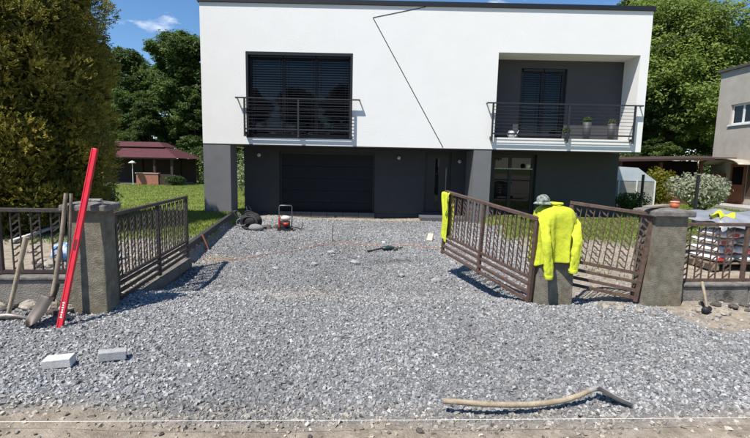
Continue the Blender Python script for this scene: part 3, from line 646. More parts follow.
MB().tube([(-3.06,4.06,.22),(-3.03,4.10,.45),(-2.985,4.15,.85),(-2.96,4.20,1.22)], [.022,.021,.019,.017], 10).build('handle', WOODG, sh)
def blade(t, base, tip, wd, up, m, curve=.04):
    base = Vector(base); tip = Vector(tip); d = (tip-base).normalized(); s = d.cross(Vector(up)).normalized(); n = s.cross(d)
    P = []
    for i in range(9):
        f = i/8; half = wd/2*(1 if f < .6 else math.sqrt(max(.02, 1-((f-.6)/.4)**2)))
        P.append([base + (tip-base)*f + s*(half*(j/6*2-1)) + n*(curve*((j/6*2-1)**2) - .01*math.sin(f*3)) for j in range(7)])
    return MB().grid(P).build('blade', m, t, solid=.004, sub=1)
blade(sh, (-3.06,4.055,.24), (-3.13,3.86,.005), .20, (-.35,-.9,.4), DSTEEL)
MB().tube([(-3.03,4.10,.36),(-3.063,4.055,.20)], [.024,.027], 10).build('socket', DSTEEL, sh)
rk = thing('hand_tool', 'slim wooden tool handle standing behind the upright shovel', 'tool', (0,0,0))
MB().tube([(-2.99,4.12,.02),(-2.955,4.17,.6),(-2.925,4.22,1.215)], [.017,.016,.014], 10).build('handle', WOODG, rk)
MB().box(-3.05,-2.93,4.09,4.13,0,.03).build('head', DSTEEL, rk, bevel=.006)
pk = thing('pickaxe', 'pickaxe with pale wooden handle leaning on the left fence plinth', 'pickaxe', (0,0,0))
MB().tube([(-3.47,4.02,.03),(-3.40,4.06,.35),(-3.31,4.12,.80)], [.018,.019,.023], 10).build('handle', WOOD, pk)
MB().tube([(-3.72,3.98,.02),(-3.58,4.0,.055),(-3.46,4.02,.06),(-3.36,4.04,.045),(-3.27,4.06,.01)], [.006,.022,.028,.022,.008], 8).build('head', mat('worn_tool_steel', (.30,.27,.25), .5, col2=(.16,.13,.11), scale=12, metal=.5), pk)
ml = thing('mallet', 'black rubber mallet with short wooden handle beside the right pillar', 'mallet', (3.66, 4.68, .02), .3)
MB().tube([(0,0,.05),(.03,.06,.18),(.05,.12,.31)], [.013,.014,.015], 10).build('handle', WOOD, ml)
b = MB().lathe([(0,-.065),(.028,-.065),(.033,-.056),(.033,.056),(.028,.065),(0,.065)], 16); o = b.build('head', RUBBER, ml); o.location = (0,0,.032); o.rotation_euler = (0, math.pi/2, .3)

# shovel lying in front
gs = thing('shovel', 'old shovel with crooked wooden handle lying on the gravel by the white string', 'shovel', (0,0,0))
hp = [(.455,2.63,.075),(.58,2.617,.075),(.70,2.612,.07),(.85,2.62,.062),(1.0,2.64,.055),(1.13,2.67,.052),(1.25,2.70,.055),(1.36,2.735,.07),(1.47,2.770,.100)]
MB().tube(hp, [.017,.0175,.018,.018,.018,.018,.0175,.017,.017], 12).build('handle', WOOD, gs)
MB().tube([(1.44,2.762,.092),(1.49,2.776,.105),(1.53,2.78,.098)], [.0182,.019,.017], 12).build('socket', STEEL, gs)
blade(gs, (1.49,2.775,.108), (1.70,2.70,.02), .125, (.15,.30,1), STEEL, .03)

# string line and red cord
sl = thing('string_line', 'taut white string line stretched along the front edge of the gravel', 'string', (0,0,0))
MB().tube([(-3.4, 2.235, .085), (0, 2.392, .08), (3.4, 2.545, .085)], .0013, 6).build('string', STRW, sl)
for s_, y_ in ((-3.4, 2.235), (3.4, 2.545)): MB().tube([(s_, y_, -.2), (s_, y_, .16)], .007, 8).build('peg', DSTEEL, sl)
rc = [(-2.83,7.67),(-2.3,8.0),(-1.9,8.45),(-1.5,8.85),(-1.1,9.4),(-.85,9.75),(-.5,9.8),(-.1,9.55),(.35,9.4),(.8,9.55),(1.2,9.35),(1.65,9.4)]
pts = []
for i in range(len(rc)-1):
    for k in range(6):
        f = k/6; x = rc[i][0]+(rc[i+1][0]-rc[i][0])*f; y = rc[i][1]+(rc[i+1][1]-rc[i][1])*f; pts.append((x, y, float(gz(x, y))+.022))
o = MB().tube(pts, .005, 6).build('cord', STRR); tag(o, 'thin red cord lying in a slack curve across the gravel drive', 'cord')
o = MB().tube([(-.96,9.9,-.3),(-.95,9.9,.22)], .008, 8).build('steel_rod', DSTEEL); tag(o, 'thin steel rod driven upright into the gravel drive', 'rod')
o = MB().bar((-3.30,8.6,-.2), (-3.44,8.66,.10), .03, .02).build('wooden_peg', mat('peg_red', (.38,.12,.09), .8)); tag(o, 'short reddish wooden peg leaning at the dark kerb', 'peg')

# pavers
def paver(x, y, rz, label, z=.0, tilt=(0,0), m=PAVE, s=(.19,.095,.068)):
    o = MB().box(-s[0]/2, s[0]/2, -s[1]/2, s[1]/2, 0, s[2]).build('paving_block', m, None, bevel=.005)
    o.location = (x, y, float(gz(x, y))+.012+z); o.rotation_euler = (tilt[0], tilt[1], rz); tag(o, label, 'paving block', 'loose paving blocks')
paver(-2.335, 3.13, .20, 'pale paving block on the gravel, the left of two in front', 0, (.08,-.06))
paver(-2.02, 3.26, .50, 'greyer paving block on the gravel, the right of two in front', 0, (-.05,.07), mat('grey_paver', (.42,.42,.42), .9, col2=(.33,.33,.33), scale=20, bump=.5, bscale=150))
paver(1.33, 10.4, 1.3, 'single pale paving block standing out behind the right gate leaf end', .0, (.0,-.5), mat('buff_paver', (.58,.46,.36), .9, col2=(.46,.36,.29), scale=20), (.28,.13,.08))

# kerb along the left of the drive
kb = thing('kerb', 'low black bitumen-coated kerb edging the left side of the drive', 'kerb', (0,0,0))
kp = [(-3.27,7.35),(-3.52,8.85),(-3.78,10.4),(-4.03,11.9),(-4.28,13.4)]
for (a, c) in zip(kp[:-1], kp[1:]):
    d = (Vector(c)-Vector(a)).normalized()*.004
    MB().bar((a[0]+d.x, a[1]+d.y, -.08), (c[0]-d.x, c[1]-d.y, -.08), .09, .34).build('kerb_stone', KERBM, kb, bevel=.006)
sb = MB().bar((-2.86,4.85,-.10), (-3.12,7.2,-.13), .16, .14).build('gate_sill', mat('sill_concrete', (.19,.175,.15), .95, col2=(.12,.11,.095), scale=9, bump=.9), None, bevel=.01); tag(sb, 'rough concrete strip in the ground below the left gate leaf', 'concrete strip')

# ------------------------------------------------------------------ machines and bits on the drive
gzf = lambda x, y: float(gz(x, y))
pc = thing('plate_compactor', 'small petrol compactor with red plate, pale tank and tubular handle', 'machine', (-2.36, 11.5, gzf(-2.36, 11.5)+.03), .15)
REDM = mat('machine_red', (.50,.035,.025), .45, scale=9); BLKM = mat('engine_black', (.02,.02,.022), .55, col2=(.05,.05,.05), scale=20); CREAM = mat('tank_cream', (.62,.58,.50), .45, scale=9); GALV = mat('handle_tube', (.15,.155,.17), .4, metal=.5)
MB().frustum((-.22,.20,-.16,.16), (-.17,.16,-.14,.14), 0, .05).box(-.23,.21,-.165,.165,.05,.065).build('base_plate', DSTEEL, pc, bevel=.006)
MB().box(-.13,.12,-.11,.11,.066,.22).build('engine_block', BLKM, pc, bevel=.015)
MB().box(-.175,-.135,-.12,.12,.07,.32).build('side_guard', REDM, pc, bevel=.01)
MB().ellip((.01,0,.30), (.13,.10,.075), 14, 8).build('fuel_tank', CREAM, pc)
MB().lathe([(0,0),(.025,0),(.025,.03),(0,.03)], 12, (.01,0,.36)).build('tank_cap', BLKM, pc)
MB().lathe([(0,-.03),(.07,-.03),(.075,0),(.07,.03),(0,.03)], 16, (0,0,0)).build('recoil_starter', REDM, pc).location = (.02,-.13,.17); pc.children[-1].rotation_euler = (math.pi/2,0,0)
MB().tube([(-.16,.1,.06),(-.17,.1,.35),(-.165,.1,.60),(-.14,.1,.63),(.14,.1,.63),(.165,.1,.60),(.17,.1,.35),(.16,.1,.06)], .014, 8).build('handle_frame', GALV, pc)
MB().tube([(.16,-.1,.06),(.3,-.12,.08),(.42,-.14,.02)], .02, 8).tube([(.40,-.14,.02),(.45,-.12,.12),(.46,-.1,.2)], .012, 8).build('fuel_hose', BLKM, pc)
tb = thing('tool_bag', 'heap of black tool bag and tangled hoses beside the compactor', 'tool bag', (-3.30, 11.6, gzf(-3.30, 11.6)+.02), -.2)
b = MB().ellip((0,0,.20), (.34,.22,.24), 16, 10, .09, 4).build('bag', mat('black_canvas', (.018,.018,.02), .8, bump=.5, bscale=30), tb, sub=1)
MB().ellip((.26,-.22,.07), (.22,.14,.10), 14, 8, .08, 9).build('sack', mat('grey_sack', (.22,.215,.21), .9, bump=.5, bscale=25), tb, sub=1)
for k in range(6):
    q = random.Random(k); r = q.uniform(.13,.22); cx, cy, cz = q.uniform(-.2,.1), q.uniform(-.22,-.08), q.uniform(.16,.34); ax = q.uniform(.9,1.5); tw = q.uniform(-.6,.6)
    pts = []
    for i in range(22):
        a = i/20*6.28; v = Euler((ax, tw, 0)).to_matrix() @ Vector((r*math.cos(a), r*.8*math.sin(a), .02*math.sin(3*a))); pts.append((cx+v.x, cy+v.y, max(.02, cz+v.z)))
    MB().tube(pts, .013 if k % 2 else .018, 7).build('hose', mat('grey_hose', (.11,.11,.115), .5) if k in (1, 4) else RUBBER, tb)
MB().tube([(-.25,-.1,.2),(-.42,-.12,.42),(-.50,-.1,.50)], .014).tube([(-.05,0,.38),(-.12,-.02,.58),(-.08,0,.62),(.02,0,.5)], .012).build('strap', RUBBER, tb)
for k, (x, y, r) in enumerate([(-2.95,11.95,.10),(-2.85,11.8,.07),(-2.72,12.0,.09)]): rock(x, y, r, ROCKB, 'dark rubble lump between tool bag and compactor', 'rubble by the machines', 1.2, 120+k)
gt = thing('power_tool', 'dark green power tool with long side handles lying mid-drive', 'power tool', (.27, 8.9, gzf(.27, 8.9)+.005), .35); gt.scale = (.95, .95, .62)
GRN = mat('tool_green', (.018,.055,.052), .45, col2=(.012,.03,.03), scale=9)
MB().ellip((0,0,.09), (.15,.075,.07), 14, 9, .12, 2).build('motor_housing', GRN, gt)
MB().tube([(-.48,-.06,.03),(-.3,-.04,.06),(-.1,0,.09)], [.03,.028,.032], 10).build('rear_grip', RUBBER, gt)
MB().tube([(.1,0,.09),(.26,.05,.05),(.40,.13,.04)], [.03,.022,.024], 10).build('side_handle', GRN, gt)
MB().lathe([(0,-.05),(.04,-.05),(.055,0),(.04,.05),(0,.05)], 12, (.16,-.07,.05)).build('gear_head', BLKM, gt)
b = MB(); b.grid([[(-.12+.10*u/6+.02*math.sin(v), .04+.03*math.sin(u*.9)+.02*v/4, .08+.22*v/6) for u in range(7)] for v in range(7)])
b.build('guard', mat('pale_guard', (.50,.50,.49), .5), gt, solid=.008, sub=1)

# ------------------------------------------------------------------ foliage builders
def tube_trunk(name, pts, rs, parent, n=9): return MB().tube(pts, rs, n).build(name, BARK, parent)
def broadleaf_crown(name, lobes, nclump, nleaf, csize, lsize, colA, colB, parent, mat_=LEAF, up=1.0):
    """lobes: (cx,cy,cz,r); clumps on lobe surfaces; many leaf-sized faces in each clump"""
    lobes = np.array(lobes); wts = lobes[:, 3]**2; wts = wts/wts.sum(); li = rng.choice(len(lobes), nclump, p=wts)
    d = rng.normal(size=(nclump, 3)); d[:, 2] = np.where(d[:, 2] < -.4, -d[:, 2]*.5, d[:, 2]); d /= np.linalg.norm(d, axis=1)[:, None]
    rad = np.where(rng.uniform(0, 1, nclump) < .8, rng.uniform(.82, 1.08, nclump), rng.uniform(.3, .9, nclump))
    cc = lobes[li, :3] + d*(lobes[li, 3]*rad)[:, None]
    cs = csize*rng.uniform(.6, 1.35, nclump); cv = rng.beta(1.6, 1.6, nclump)
    e = rng.normal(size=(nclump, nleaf, 3)); e /= np.linalg.norm(e, axis=2)[:, :, None]; e = e*(rng.uniform(0, 1, (nclump, nleaf, 1))**.45); e[:, :, 2] *= .55
    P = (cc[:, None] + e*cs[:, None, None]).reshape(-1, 3); dd = np.repeat(d, nleaf, 0)*.6 + e.reshape(-1, 3)*.5
    cvl = np.clip(np.repeat(cv, nleaf) + rng.normal(0, .15, nclump*nleaf), 0, 1)
    return leaf_obj(name, [leaf_quads(P, dd, lsize, colA, colB, up, colv=cvl)], mat_, parent)
def make_tree(name, label, loc, H, R, seed, colA, colB, nclump, nleaf, lsize, group, cz=.58, nl=14, squash=1.0, trunk_r=.22, csize=None, rz=0):
    q = random.Random(seed); t = thing(name, label, 'tree', loc, rz, group)
    lobes = []
    for k in range(nl):
        a = 2*math.pi*k/nl*2.4 + q.uniform(-.4,.4); f = q.uniform(0, 1); zz = H*(1-cz) + H*cz*(.08+.84*f); env = math.sin(math.pi*min(.97, max(.12, .18+.74*f)))**.7
        rr = R*env*q.uniform(.35,.72); lobes.append((math.cos(a)*rr, math.sin(a)*rr, zz, R*q.uniform(.30,.46)))
    lobes.append((0, 0, H*.90, R*.38)); lobes.append((0, 0, H*.66, R*.6))
    b = MB().tube([(0,0,-.2),(.02*H*.1,0,H*.15),(.0,.03,H*.4),(.1,.0,H*.8)], [trunk_r*1.4, trunk_r, trunk_r*.7, trunk_r*.15], 10)
    for lx, ly, lz, lr in lobes[:-2]:
        z0 = max(H*.18, lz*.62); b.tube([(0,0,z0),(lx*.5,ly*.5,(z0+lz)/2+.1),(lx,ly,lz)], [trunk_r*.42, trunk_r*.26, trunk_r*.08], 6)
    b.build('trunk', BARK, t)
    broadleaf_crown('crown', lobes, nclump, nleaf, csize or R*.16, lsize, colA, colB, t)
    return t

# big golden arborvitae left of the drive
def thuja(label, loc, H, R, n, rz=0):
    t = thing('arborvitae_tree', label, 'tree', loc, rz)
    MB().tube([(0,0,-.2),(0,0,H*.3),(0,0,H*.92)], [.22,.15,.02], 10).build('trunk', BARK, t)
    prof = lambda f: np.interp(f, [0,.06,.2,.45,.7,.88,1], [.80,.93,1.0,.99,.90,.62,.05])
    nc = 1500; cf = rng.uniform(0, 1, nc)**1.0; ca = rng.uniform(0, 6.283, nc)
    bul = 1 + .07*np.sin(ca*5+cf*9) + .06*np.sin(ca*9-cf*21+1) + .05*np.sin(ca*3+cf*35)
    cr_ = R*prof(cf)*bul*np.where(np.arange(nc) < 1000, rng.uniform(.80, 1.04, nc), rng.uniform(.45, .78, nc)); cc = np.stack([np.cos(ca)*cr_, np.sin(ca)*cr_, .15+cf*H], -1)
    cn_ = np.stack([np.cos(ca), np.sin(ca), np.full(nc, .45)], -1); cn_ /= np.linalg.norm(cn_, axis=1)[:, None]
    inner = np.arange(nc) >= 1000; crad = rng.uniform(.17, .36, nc)*np.where(inner, 1.35, 1); ccol = np.clip(rng.normal(.5, .32, nc), 0, 1)
    per = n//nc; e = rng.normal(size=(nc, per, 3)); e /= np.linalg.norm(e, axis=2)[:, :, None]; e = e*np.sign((e*cn_[:, None]).sum(2)+.35)[:, :, None]
    P = (cc[:, None] + e*crad[:, None, None]*rng.uniform(.7, 1.05, (nc, per, 1))).reshape(-1, 3); out = (e*.8 + cn_[:, None]*.6).reshape(-1, 3); nspr = len(P)
    out += rng.normal(0, .2, out.shape); out[:, 2] += .25; out /= np.linalg.norm(out, axis=1)[:, None]; cl = np.repeat(ccol, per)
    m = 6; s = rng.uniform(.7, 1.3, nspr)*.078*np.repeat(np.where(inner, 2.8, 1), per)
    side = np.cross(out, rng.normal(size=(nspr, 3))); side /= np.linalg.norm(side, axis=1)[:, None]
    PP = []; TT = []; SS = []; KK = []
    for k in range(m):
        u = (k % 3)/2; w_ = (k//3)*2-1; dirn = out + side*w_*(.9-.3*u) + rng.normal(0, .15, out.shape); dirn /= np.linalg.norm(dirn, axis=1)[:, None]
        PP.append(P + out*(s*(.1+.9*u))[:, None] + dirn*(s*.3)[:, None]); TT.append(dirn); SS.append(s*.34); KK.append(cl)
    P = np.concatenate(PP); T = np.concatenate(TT); S = np.concatenate(SS)[:, None]; K = np.concatenate(KK)
    bb = np.cross(T, rng.normal(size=T.shape)); bb /= np.linalg.norm(bb, axis=1)[:, None]
    V = np.stack([P-T*S, P+bb*S*.42, P+T*S, P-bb*S*.42], 1).reshape(-1, 3); F = np.arange(len(V)).reshape(-1, 4)
    K = np.clip(K + rng.normal(0, .12, len(K)), 0, 1)[:, None]
    cA = np.array((.050,.078,.018)); cB = np.array((.46,.385,.065)); cl_ = cA*(1-K) + cB*K; cl_ *= rng.uniform(.8, 1.2, (len(K), 1))
    leaf_obj('crown', [(V, F, np.repeat(cl_, 4, 0))], CONIF, t)
thuja('tall dense golden-green arborvitae behind the left fence', (-8.15, 9.7, 0), 6.7, 1.90, 66000)

# background trees left
LA, LB = (.045,.080,.018), (.125,.19,.042)
T1 = make_tree('deciduous_tree', 'tall dark tree behind the gazebo roof, nearest the house', (-16.4, 38, 0), 12.0, 3.7, 3, LA, LB, 520, 85, .125, 'trees behind the gazebo', cz=.82)
T2 = make_tree('deciduous_tree', 'rounded dark tree in the gap beside the arborvitae', (-22.8, 41, 0), 11.0, 3.6, 5, LA, LB, 520, 85, .125, 'trees behind the gazebo', cz=.80)
for (src, x, y, s, r, lab) in ((T1, -19.4, 44, .92, 1.3, 'dark tree standing between its two neighbours behind the gazebo'), (T2, -13.2, 42, 1.15, 2.2, 'dark tree partly hidden by the left house corner'), (T1, -26.0, 43, .85, 2.9, 'dark tree mostly hidden behind the arborvitae'), (T2, -17.6, 47, 1.02, 4.0, 'farther dark tree filling the gap above the gazebo'), (T2, -21.8, 50, 1.05, 1.9, 'farthest dark tree left of centre behind the gazebo'), (T1, -15.2, 48, 1.0, 4.4, 'farthest dark tree beside the left house corner'), (T2, -18.3, 36, .55, 2.7, 'low dark bushy tree in the middle behind the gazebo roof'), (T2, -10.6, 37, .75, 3.6, 'dark bushy tree seen through the gap beside the garage'), (T1, -7.0, 43, .8, 5.6, 'dark tree hidden behind the left half of the house'), (T2, -20.6, 37, .62, .6, 'low bushy dark tree directly behind the gazebo'), (T2, -14.6, 36, .58, 1.6, 'low bushy tree right of the gazebo roof'), (T1, -30, 40, .9, .3, 'dark tree far left behind the arborvitae')):
    c = copy_tree(src); c.location = (x, y, 0); c.scale = (s, s, s); c.rotation_euler = (0, 0, r); c['label'] = lab
# dark hedge-like understorey
# right trees
RA, RB = (.11,.165,.035), (.27,.35,.075)
make_tree('deciduous_tree', 'big bright green broadleaf tree filling the space right of the house', (21.4, 33, 0), 12.4, 6.2, 11, RA, RB, 1500, 85, .115, 'trees right of the house', cz=.86, nl=20, trunk_r=.32, csize=.85)
R2 = make_tree('deciduous_tree', 'broad green tree behind the neighbouring house', (33.5, 37, 0), 11.8, 5.8, 12, RA, RB, 800, 75, .135, 'trees right of the house', cz=.85, nl=18, trunk_r=.3, csize=.85)
for (src, x, y, s, r, lab) in ((T1, 26.0, 43, 1.5, 1.0, 'tall darker tree rising behind the right house corner'), (T1, 17.2, 40, 1.22, 2.0, 'dark tree hidden mostly by the house, right side'), (T2, 26.6, 35, .95, 4.2, 'rounded dark tree directly left of the neighbouring house'), (T2, 30.5, 41, 1.2, .9, 'farther dark tree above the neighbouring house roof'), (T2, 14.0, 30, .55, 2.0, 'low dark bushy tree behind the brown shed'), (T2, 18.8, 30, .60, 3.3, 'low dark bushy tree between shed and neighbouring house'), (T2, 16.4, 33, .75, 5.0, 'mid-height dark tree behind the brown shed')):
    c = copy_tree(src); c.location = (x, y, 0); c.scale = (s, s, s); c.rotation_euler = (0, 0, r); c['label'] = lab; c['group'] = 'trees right of the house'
# trees across the street behind the viewer (seen in the window reflections)
for (src, x, y, s, r, lab) in ((T2, -16, -29, .95, .5, 'leftmost tree of the row across the street'), (T1, -10, -30, .9, 1.5, 'second tree from the left in the row across the street'), (T2, -4, -29, 1.0, 2.5, 'third tree from the left in the row across the street'), (T1, 2, -30, .92, 3.1, 'fourth tree from the left in the row across the street'), (T2, 8, -29, .97, 4.1, 'fifth tree from the left in the row across the street'), (T1, 14, -30, .9, 5.2, 'rightmost tree of the row across the street')):
    c = copy_tree(src); c.location = (x, y, 0); c.scale = (s, s, s); c.rotation_euler = (0, 0, r); c['label'] = lab; c['group'] = 'trees across the street'

# shrubs
def shrub(name, label, loc, r, n, ls, cA, cB, cat='shrub', stem=True, lobes=5, seed=0):
    q = random.Random(seed); t = thing(name, label, cat, loc)
    if stem: MB().tube([(0,0,-.1),(0,0,r[2]*.9)], [.03,.015], 7).build('stem', BARK, t)
    parts = []
    for k in range(lobes):
        c = (q.uniform(-.35,.35)*r[0], q.uniform(-.35,.35)*r[1], r[2]*(1+q.uniform(-.25,.25))); parts.append(leaves(c, tuple(x*.75 for x in r), n//lobes, ls, cA, cB))
    leaf_obj('foliage', parts, LEAF, t); return t
shrub('round_shrub', 'rounded golden-yellow shrub in front of the brown shed', (12.0, 18.6, 0), (.62,.6,.92), 3000, .055, (.16,.17,.02), (.34,.32,.03), seed=1)
ws = shrub('flowering_shrub', 'white-flecked shrub on a short stem in the right garden', (11.05, 15.0, .35), (.95,.85,.62), 4200, .06, (.22,.26,.13), (.62,.62,.50), seed=2, lobes=7)
MB().tube([(0,0,-.4),(0,0,.4)], [.035,.03], 8).build('trunk', BARK, ws)
shrub('leafy_shrub', 'low dark green shrub beside the greenhouse', (9.75, 16.6, 0), (.6,.5,.42), 1600, .05, (.05,.09,.02), (.12,.19,.04), seed=3)
shrub('leafy_shrub', 'small low shrub right of the golden shrub', (13.4, 18.0, 0), (.7,.5,.36), 1400, .05, (.06,.11,.025), (.16,.21,.06), seed=4)
shrub('leafy_shrub', 'pale green shrub seen through the gap left of the garage', (-6.05, 20.5, 0), (.6,.6,.75), 1500, .06, (.10,.15,.05), (.45,.48,.32), seed=5)
shrub('leafy_shrub', 'dark shrub at the foot of the gazebo wall', (-12.7, 27.9, 0), (.7,.5,.34), 1000, .06, (.03,.06,.015), (.07,.12,.03), seed=6)
shrub('leafy_shrub', 'grey-green shrub at the right skirt of the arborvitae', (-7.75, 12.6, 0), (.5,.5,.5), 1400, .05, (.10,.14,.06), (.22,.27,.13), seed=7)
shrub('leafy_shrub', 'dark low shrub right of the gazebo', (-11.3, 30, 0), (.9,.6,.38), 1000, .07, (.03,.06,.015), (.07,.12,.03), seed=8)

shrub('leafy_shrub', 'wide dark hedge shrub far behind the gap beside the garage', (-9.4, 31, 0), (1.7,.9,1.25), 2600, .09, (.04,.07,.018), (.10,.16,.04), seed=9)
shrub('leafy_shrub', 'wide dark hedge shrub behind the right end of the gazebo', (-13.0, 33.5, 0), (1.9,.9,1.35), 2600, .09, (.04,.07,.018), (.10,.16,.04), seed=10)
shrub('leafy_shrub', 'dark hedge shrub between the shed and the neighbouring house', (20.4, 27.5, 0), (1.8,.9,1.4), 2600, .09, (.04,.07,.018), (.10,.16,.04), seed=11)

# ------------------------------------------------------------------ lawn grass
def grass():
    VS = []; CS = []
    for (x0, x1, y0, y1, n) in ((-9, -3.3, 6.4, 14, 26000), (-16, -4.5, 14, 30, 30000), (3.2, 10, 6.0, 14, 22000), (8.2, 18, 14, 25, 26000)):
        px = rng.uniform(x0, x1, n); py = rng.uniform(y0, y1, n); g, l, d = zones(px, py); k = rng.uniform(0, 1, n) < l*.95; px = px[k]; py = py[k]; m = len(px)
        hgt = rng.uniform(.03, .075, m); a = rng.uniform(0, 6.28, m); wd = rng.uniform(.006, .014, m); z = gz(px, py)
        base = np.stack([px, py, z], -1); s = np.stack([np.cos(a), np.sin(a), a*0], -1)*wd[:, None]; tip = base + np.stack([rng.normal(0, .02, m), rng.normal(0, .02, m), hgt], -1)
        VS.append(np.stack([base-s, base+s, tip], 1).reshape(-1, 3)); kk = rng.uniform(0, 1, m)[:, None]
        CS.append(np.repeat(np.array((.10,.15,.025))*(1-kk)+np.array((.24,.27,.06))*kk, 3, 0))
    V = np.concatenate(VS); me = np_mesh('grass', V, np.arange(len(V)).reshape(-1, 3), LEAF, np.concatenate(CS))
    tag(link('grass', me), 'mown green lawn grass around the house', 'grass', kind='stuff')
grass()

# ------------------------------------------------------------------ gazebo
gb = thing('gazebo', 'garden gazebo with dark red roof and low brick wall', 'gazebo', (-15.6, 29.5, 0))
def hip(mb, x0, x1, y0, y1, z0, z1, ins):
    vs = [(x0,y0,z0),(x1,y0,z0),(x1,y1,z0),(x0,y1,z0),(x0+ins,y0+ins,z1),(x1-ins,y0+ins,z1),(x1-ins,y1-ins,z1),(x0+ins,y1-ins,z1)]
    return mb.add(vs, [(0,1,5,4),(1,2,6,5),(2,3,7,6),(3,0,4,7),(4,5,6,7),(3,2,1,0)])
rf = hip(MB(), -4.5, 3.05, -1.6, 2.6, 1.72, 2.36, 1.25).build('roof', REDROOF, gb)
hip(MB(), -3.4, 1.75, -.5, 1.5, 2.42, 2.75, .5).build('upper_roof', REDROOF, rf)
MB().box(-3.2, 1.55, -.3, 1.3, 2.3, 2.42).build('louvre', DWOOD, rf)
MB().box(-4.45, 3.0, -1.56, -1.5, 1.63, 1.718).build('fascia', DWOOD, rf)
for x in (-3.9, -1.2, 1.5, 2.6):
    for y in (-1.3, 2.3): MB().box(x-.07, x+.07, y-.07, y+.07, 0, 1.72).build('post', DWOOD, gb)
MB().box(.35, 1.75, -1.42, -1.22, 0, .70).build('brick_wall', BRICKW, gb)
MB().box(.30, 1.80, -1.46, -1.18, .702, .76).build('wall_coping', mat('coping_pink', (.45,.33,.28), .8), gb)
MB().box(1.752, 2.6, -1.36, -1.26, .0, .68).build('timber_panel', DWOOD, gb)
MB().box(-3.9, 2.6, 2.3, 2.42, 0, 1.7).build('back_panel', DWOOD, gb)
MB().box(-3.9, 2.5, -1.1, 2.2, .0, .06).build('floor', mat('gazebo_floor', (.2,.17,.15), .9), gb)
lp = thing('garden_lamp', 'small white mushroom lamp beside the gazebo wall', 'lamp', (-15.25, 27.7, 0))
MB().tube([(0,0,0),(0,0,1.35)], .025).build('pole', WPVC, lp); MB().lathe([(0,1.5),(.10,1.46),(.24,1.36),(.2,1.34),(0,1.36)], 14).build('shade', WPVC, lp)
df = thing('garden_chair', 'small dark garden seat on the lawn near the gazebo', 'chair', (-14.9, 24.6, 0), .5)
MB().box(-.22,.22,-.2,.2,.36,.40).build('seat', DWOOD, df); MB().box(-.22,.22,.17,.21,.41,.85).build('backrest', DWOOD, df)
for sx in (-.19,.19):
    for sy in (-.17,.17): MB().box(sx-.02,sx+.02,sy-.02,sy+.02,0,.359).build('leg', DWOOD, df)

# ------------------------------------------------------------------ right garden and neighbour
nb = thing('neighbouring_house', 'grey rendered flat-roofed house at the right edge', 'house', (16.6, 22.0, 0), -math.pi/2)   # its front faces the drive
holed_wall(MB(), [0, .82, 2.9, 10], [-.2, 3.76, 4.69, 6.3], [(.82, 2.9, 3.76, 4.69)], 0, .3).build('wall', NEIGH, nb)
MB().box(0, .3, .302, 9, -.2, 6.3).build('side_wall', NEIGH, nb)
MB().box(9.7, 10, .302, 9, -.2, 6.3).build('side_wall', NEIGH, nb)
MB().box(-.12, 10.1, -.12, 9.1, 6.303, 6.42).build('roof', mat('tar_roof', (.07,.065,.06), .9), nb)
wn = MB().box(.822, 2.898, .10, .18, 4.61, 4.688).box(.822, 2.898, .10, .18, 3.762, 3.84).box(.822, .90, .101, .18, 3.842, 4.608).box(1.42, 1.52, .101, .18, 3.842, 4.608).box(2.15, 2.25, .101, .18, 3.842, 4.608).box(2.82, 2.898, .101, .18, 3.842, 4.608).build('window', WPVC, nb)
for a, c in ((.902, 1.418), (1.522, 2.148), (2.252, 2.818)): MB().box(a, c, .13, .15, 3.843, 4.607).build('pane', GLASS, wn)
MB().box(.78, 2.94, -.06, .09, 3.70, 3.758).build('sill', WPVC, nb)
can = MB(); P = []
for k in range(13):
    a = math.pi*(.08+.84*k/12); P.append([(1.75-1.15*math.cos(a), -1.0, 1.80+.36*math.sin(a)), (1.75-1.15*math.cos(a), -.01, 1.80+.36*math.sin(a))])
cp = can.grid(P).build('door_canopy', mat('canopy_sheet', (.40,.36,.29), .4, col2=(.32,.29,.24), scale=3), nb, solid=.02)
CBR = mat('canopy_brown', (.13,.075,.05), .6)
MB().tube([p[0] for p in P], .022, 6).build('canopy_edge', CBR, cp)
nd_ = MB().box(1.3, 2.15, -.05, -.003, .12, 1.92).build('door', mat('brown_door', (.20,.085,.04), .55, col2=(.15,.06,.03), scale=5), nb)
MB().box(1.43, 2.02, -.06, -.051, 1.0, 1.8).build('door_glass', GLASS, nd_)
MB().box(2.25, 4.2, -.05, -.003, .5, 1.9).build('side_glazing', mat('brown_frame', (.08,.05,.035), .5), nb)
MB().box(.8, 4.4, -1.5, -.06, -.2, .12).build('step', CONCL, nb)
MB().box(.66, .72, -1.02, -.96, 0, 1.86).build('canopy_post', CBR, nb)
sd_ = thing('garden_shed', 'low brown open shed with flat dark roof behind the shrubs', 'shed', (0,0,0))
MB().add([(11.3,20.5,1.95),(17.3,20.5,2.15),(17.3,24,2.3),(11.3,24,2.1),(11.3,20.5,2.05),(17.3,20.5,2.25),(17.3,24,2.4),(11.3,24,2.2)], [(0,3,2,1),(4,5,6,7),(0,1,5,4),(2,3,7,6),(0,4,7,3),(1,2,6,5)]).build('roof', mat('shed_roof', (.05,.028,.022), .8), sd_)
SHB = mat('shed_boards', (.16,.05,.03), .8, col2=(.11,.035,.022), scale=6, stretch=(6,6,.6))
for k in range(14): MB().box(11.5+k*.4+.006, 11.5+(k+1)*.4-.006, 21.0, 21.04, 0, .85 if k < 11 else 1.5).build('board', SHB, sd_)
for x in (11.5, 13.4, 15.3, 17.1): MB().box(x-.06, x+.06, 20.85, 20.97, 0, 1.95 if x < 14 else 2.06).build('post', SHB, sd_)
MB().box(11.5, 17.2, 23.8, 23.9, 0, 2.1).build('back_wall', DWOOD, sd_)
gh = thing('greenhouse', 'small translucent greenhouse with sloping roof beside the house', 'greenhouse', (0,0,0))
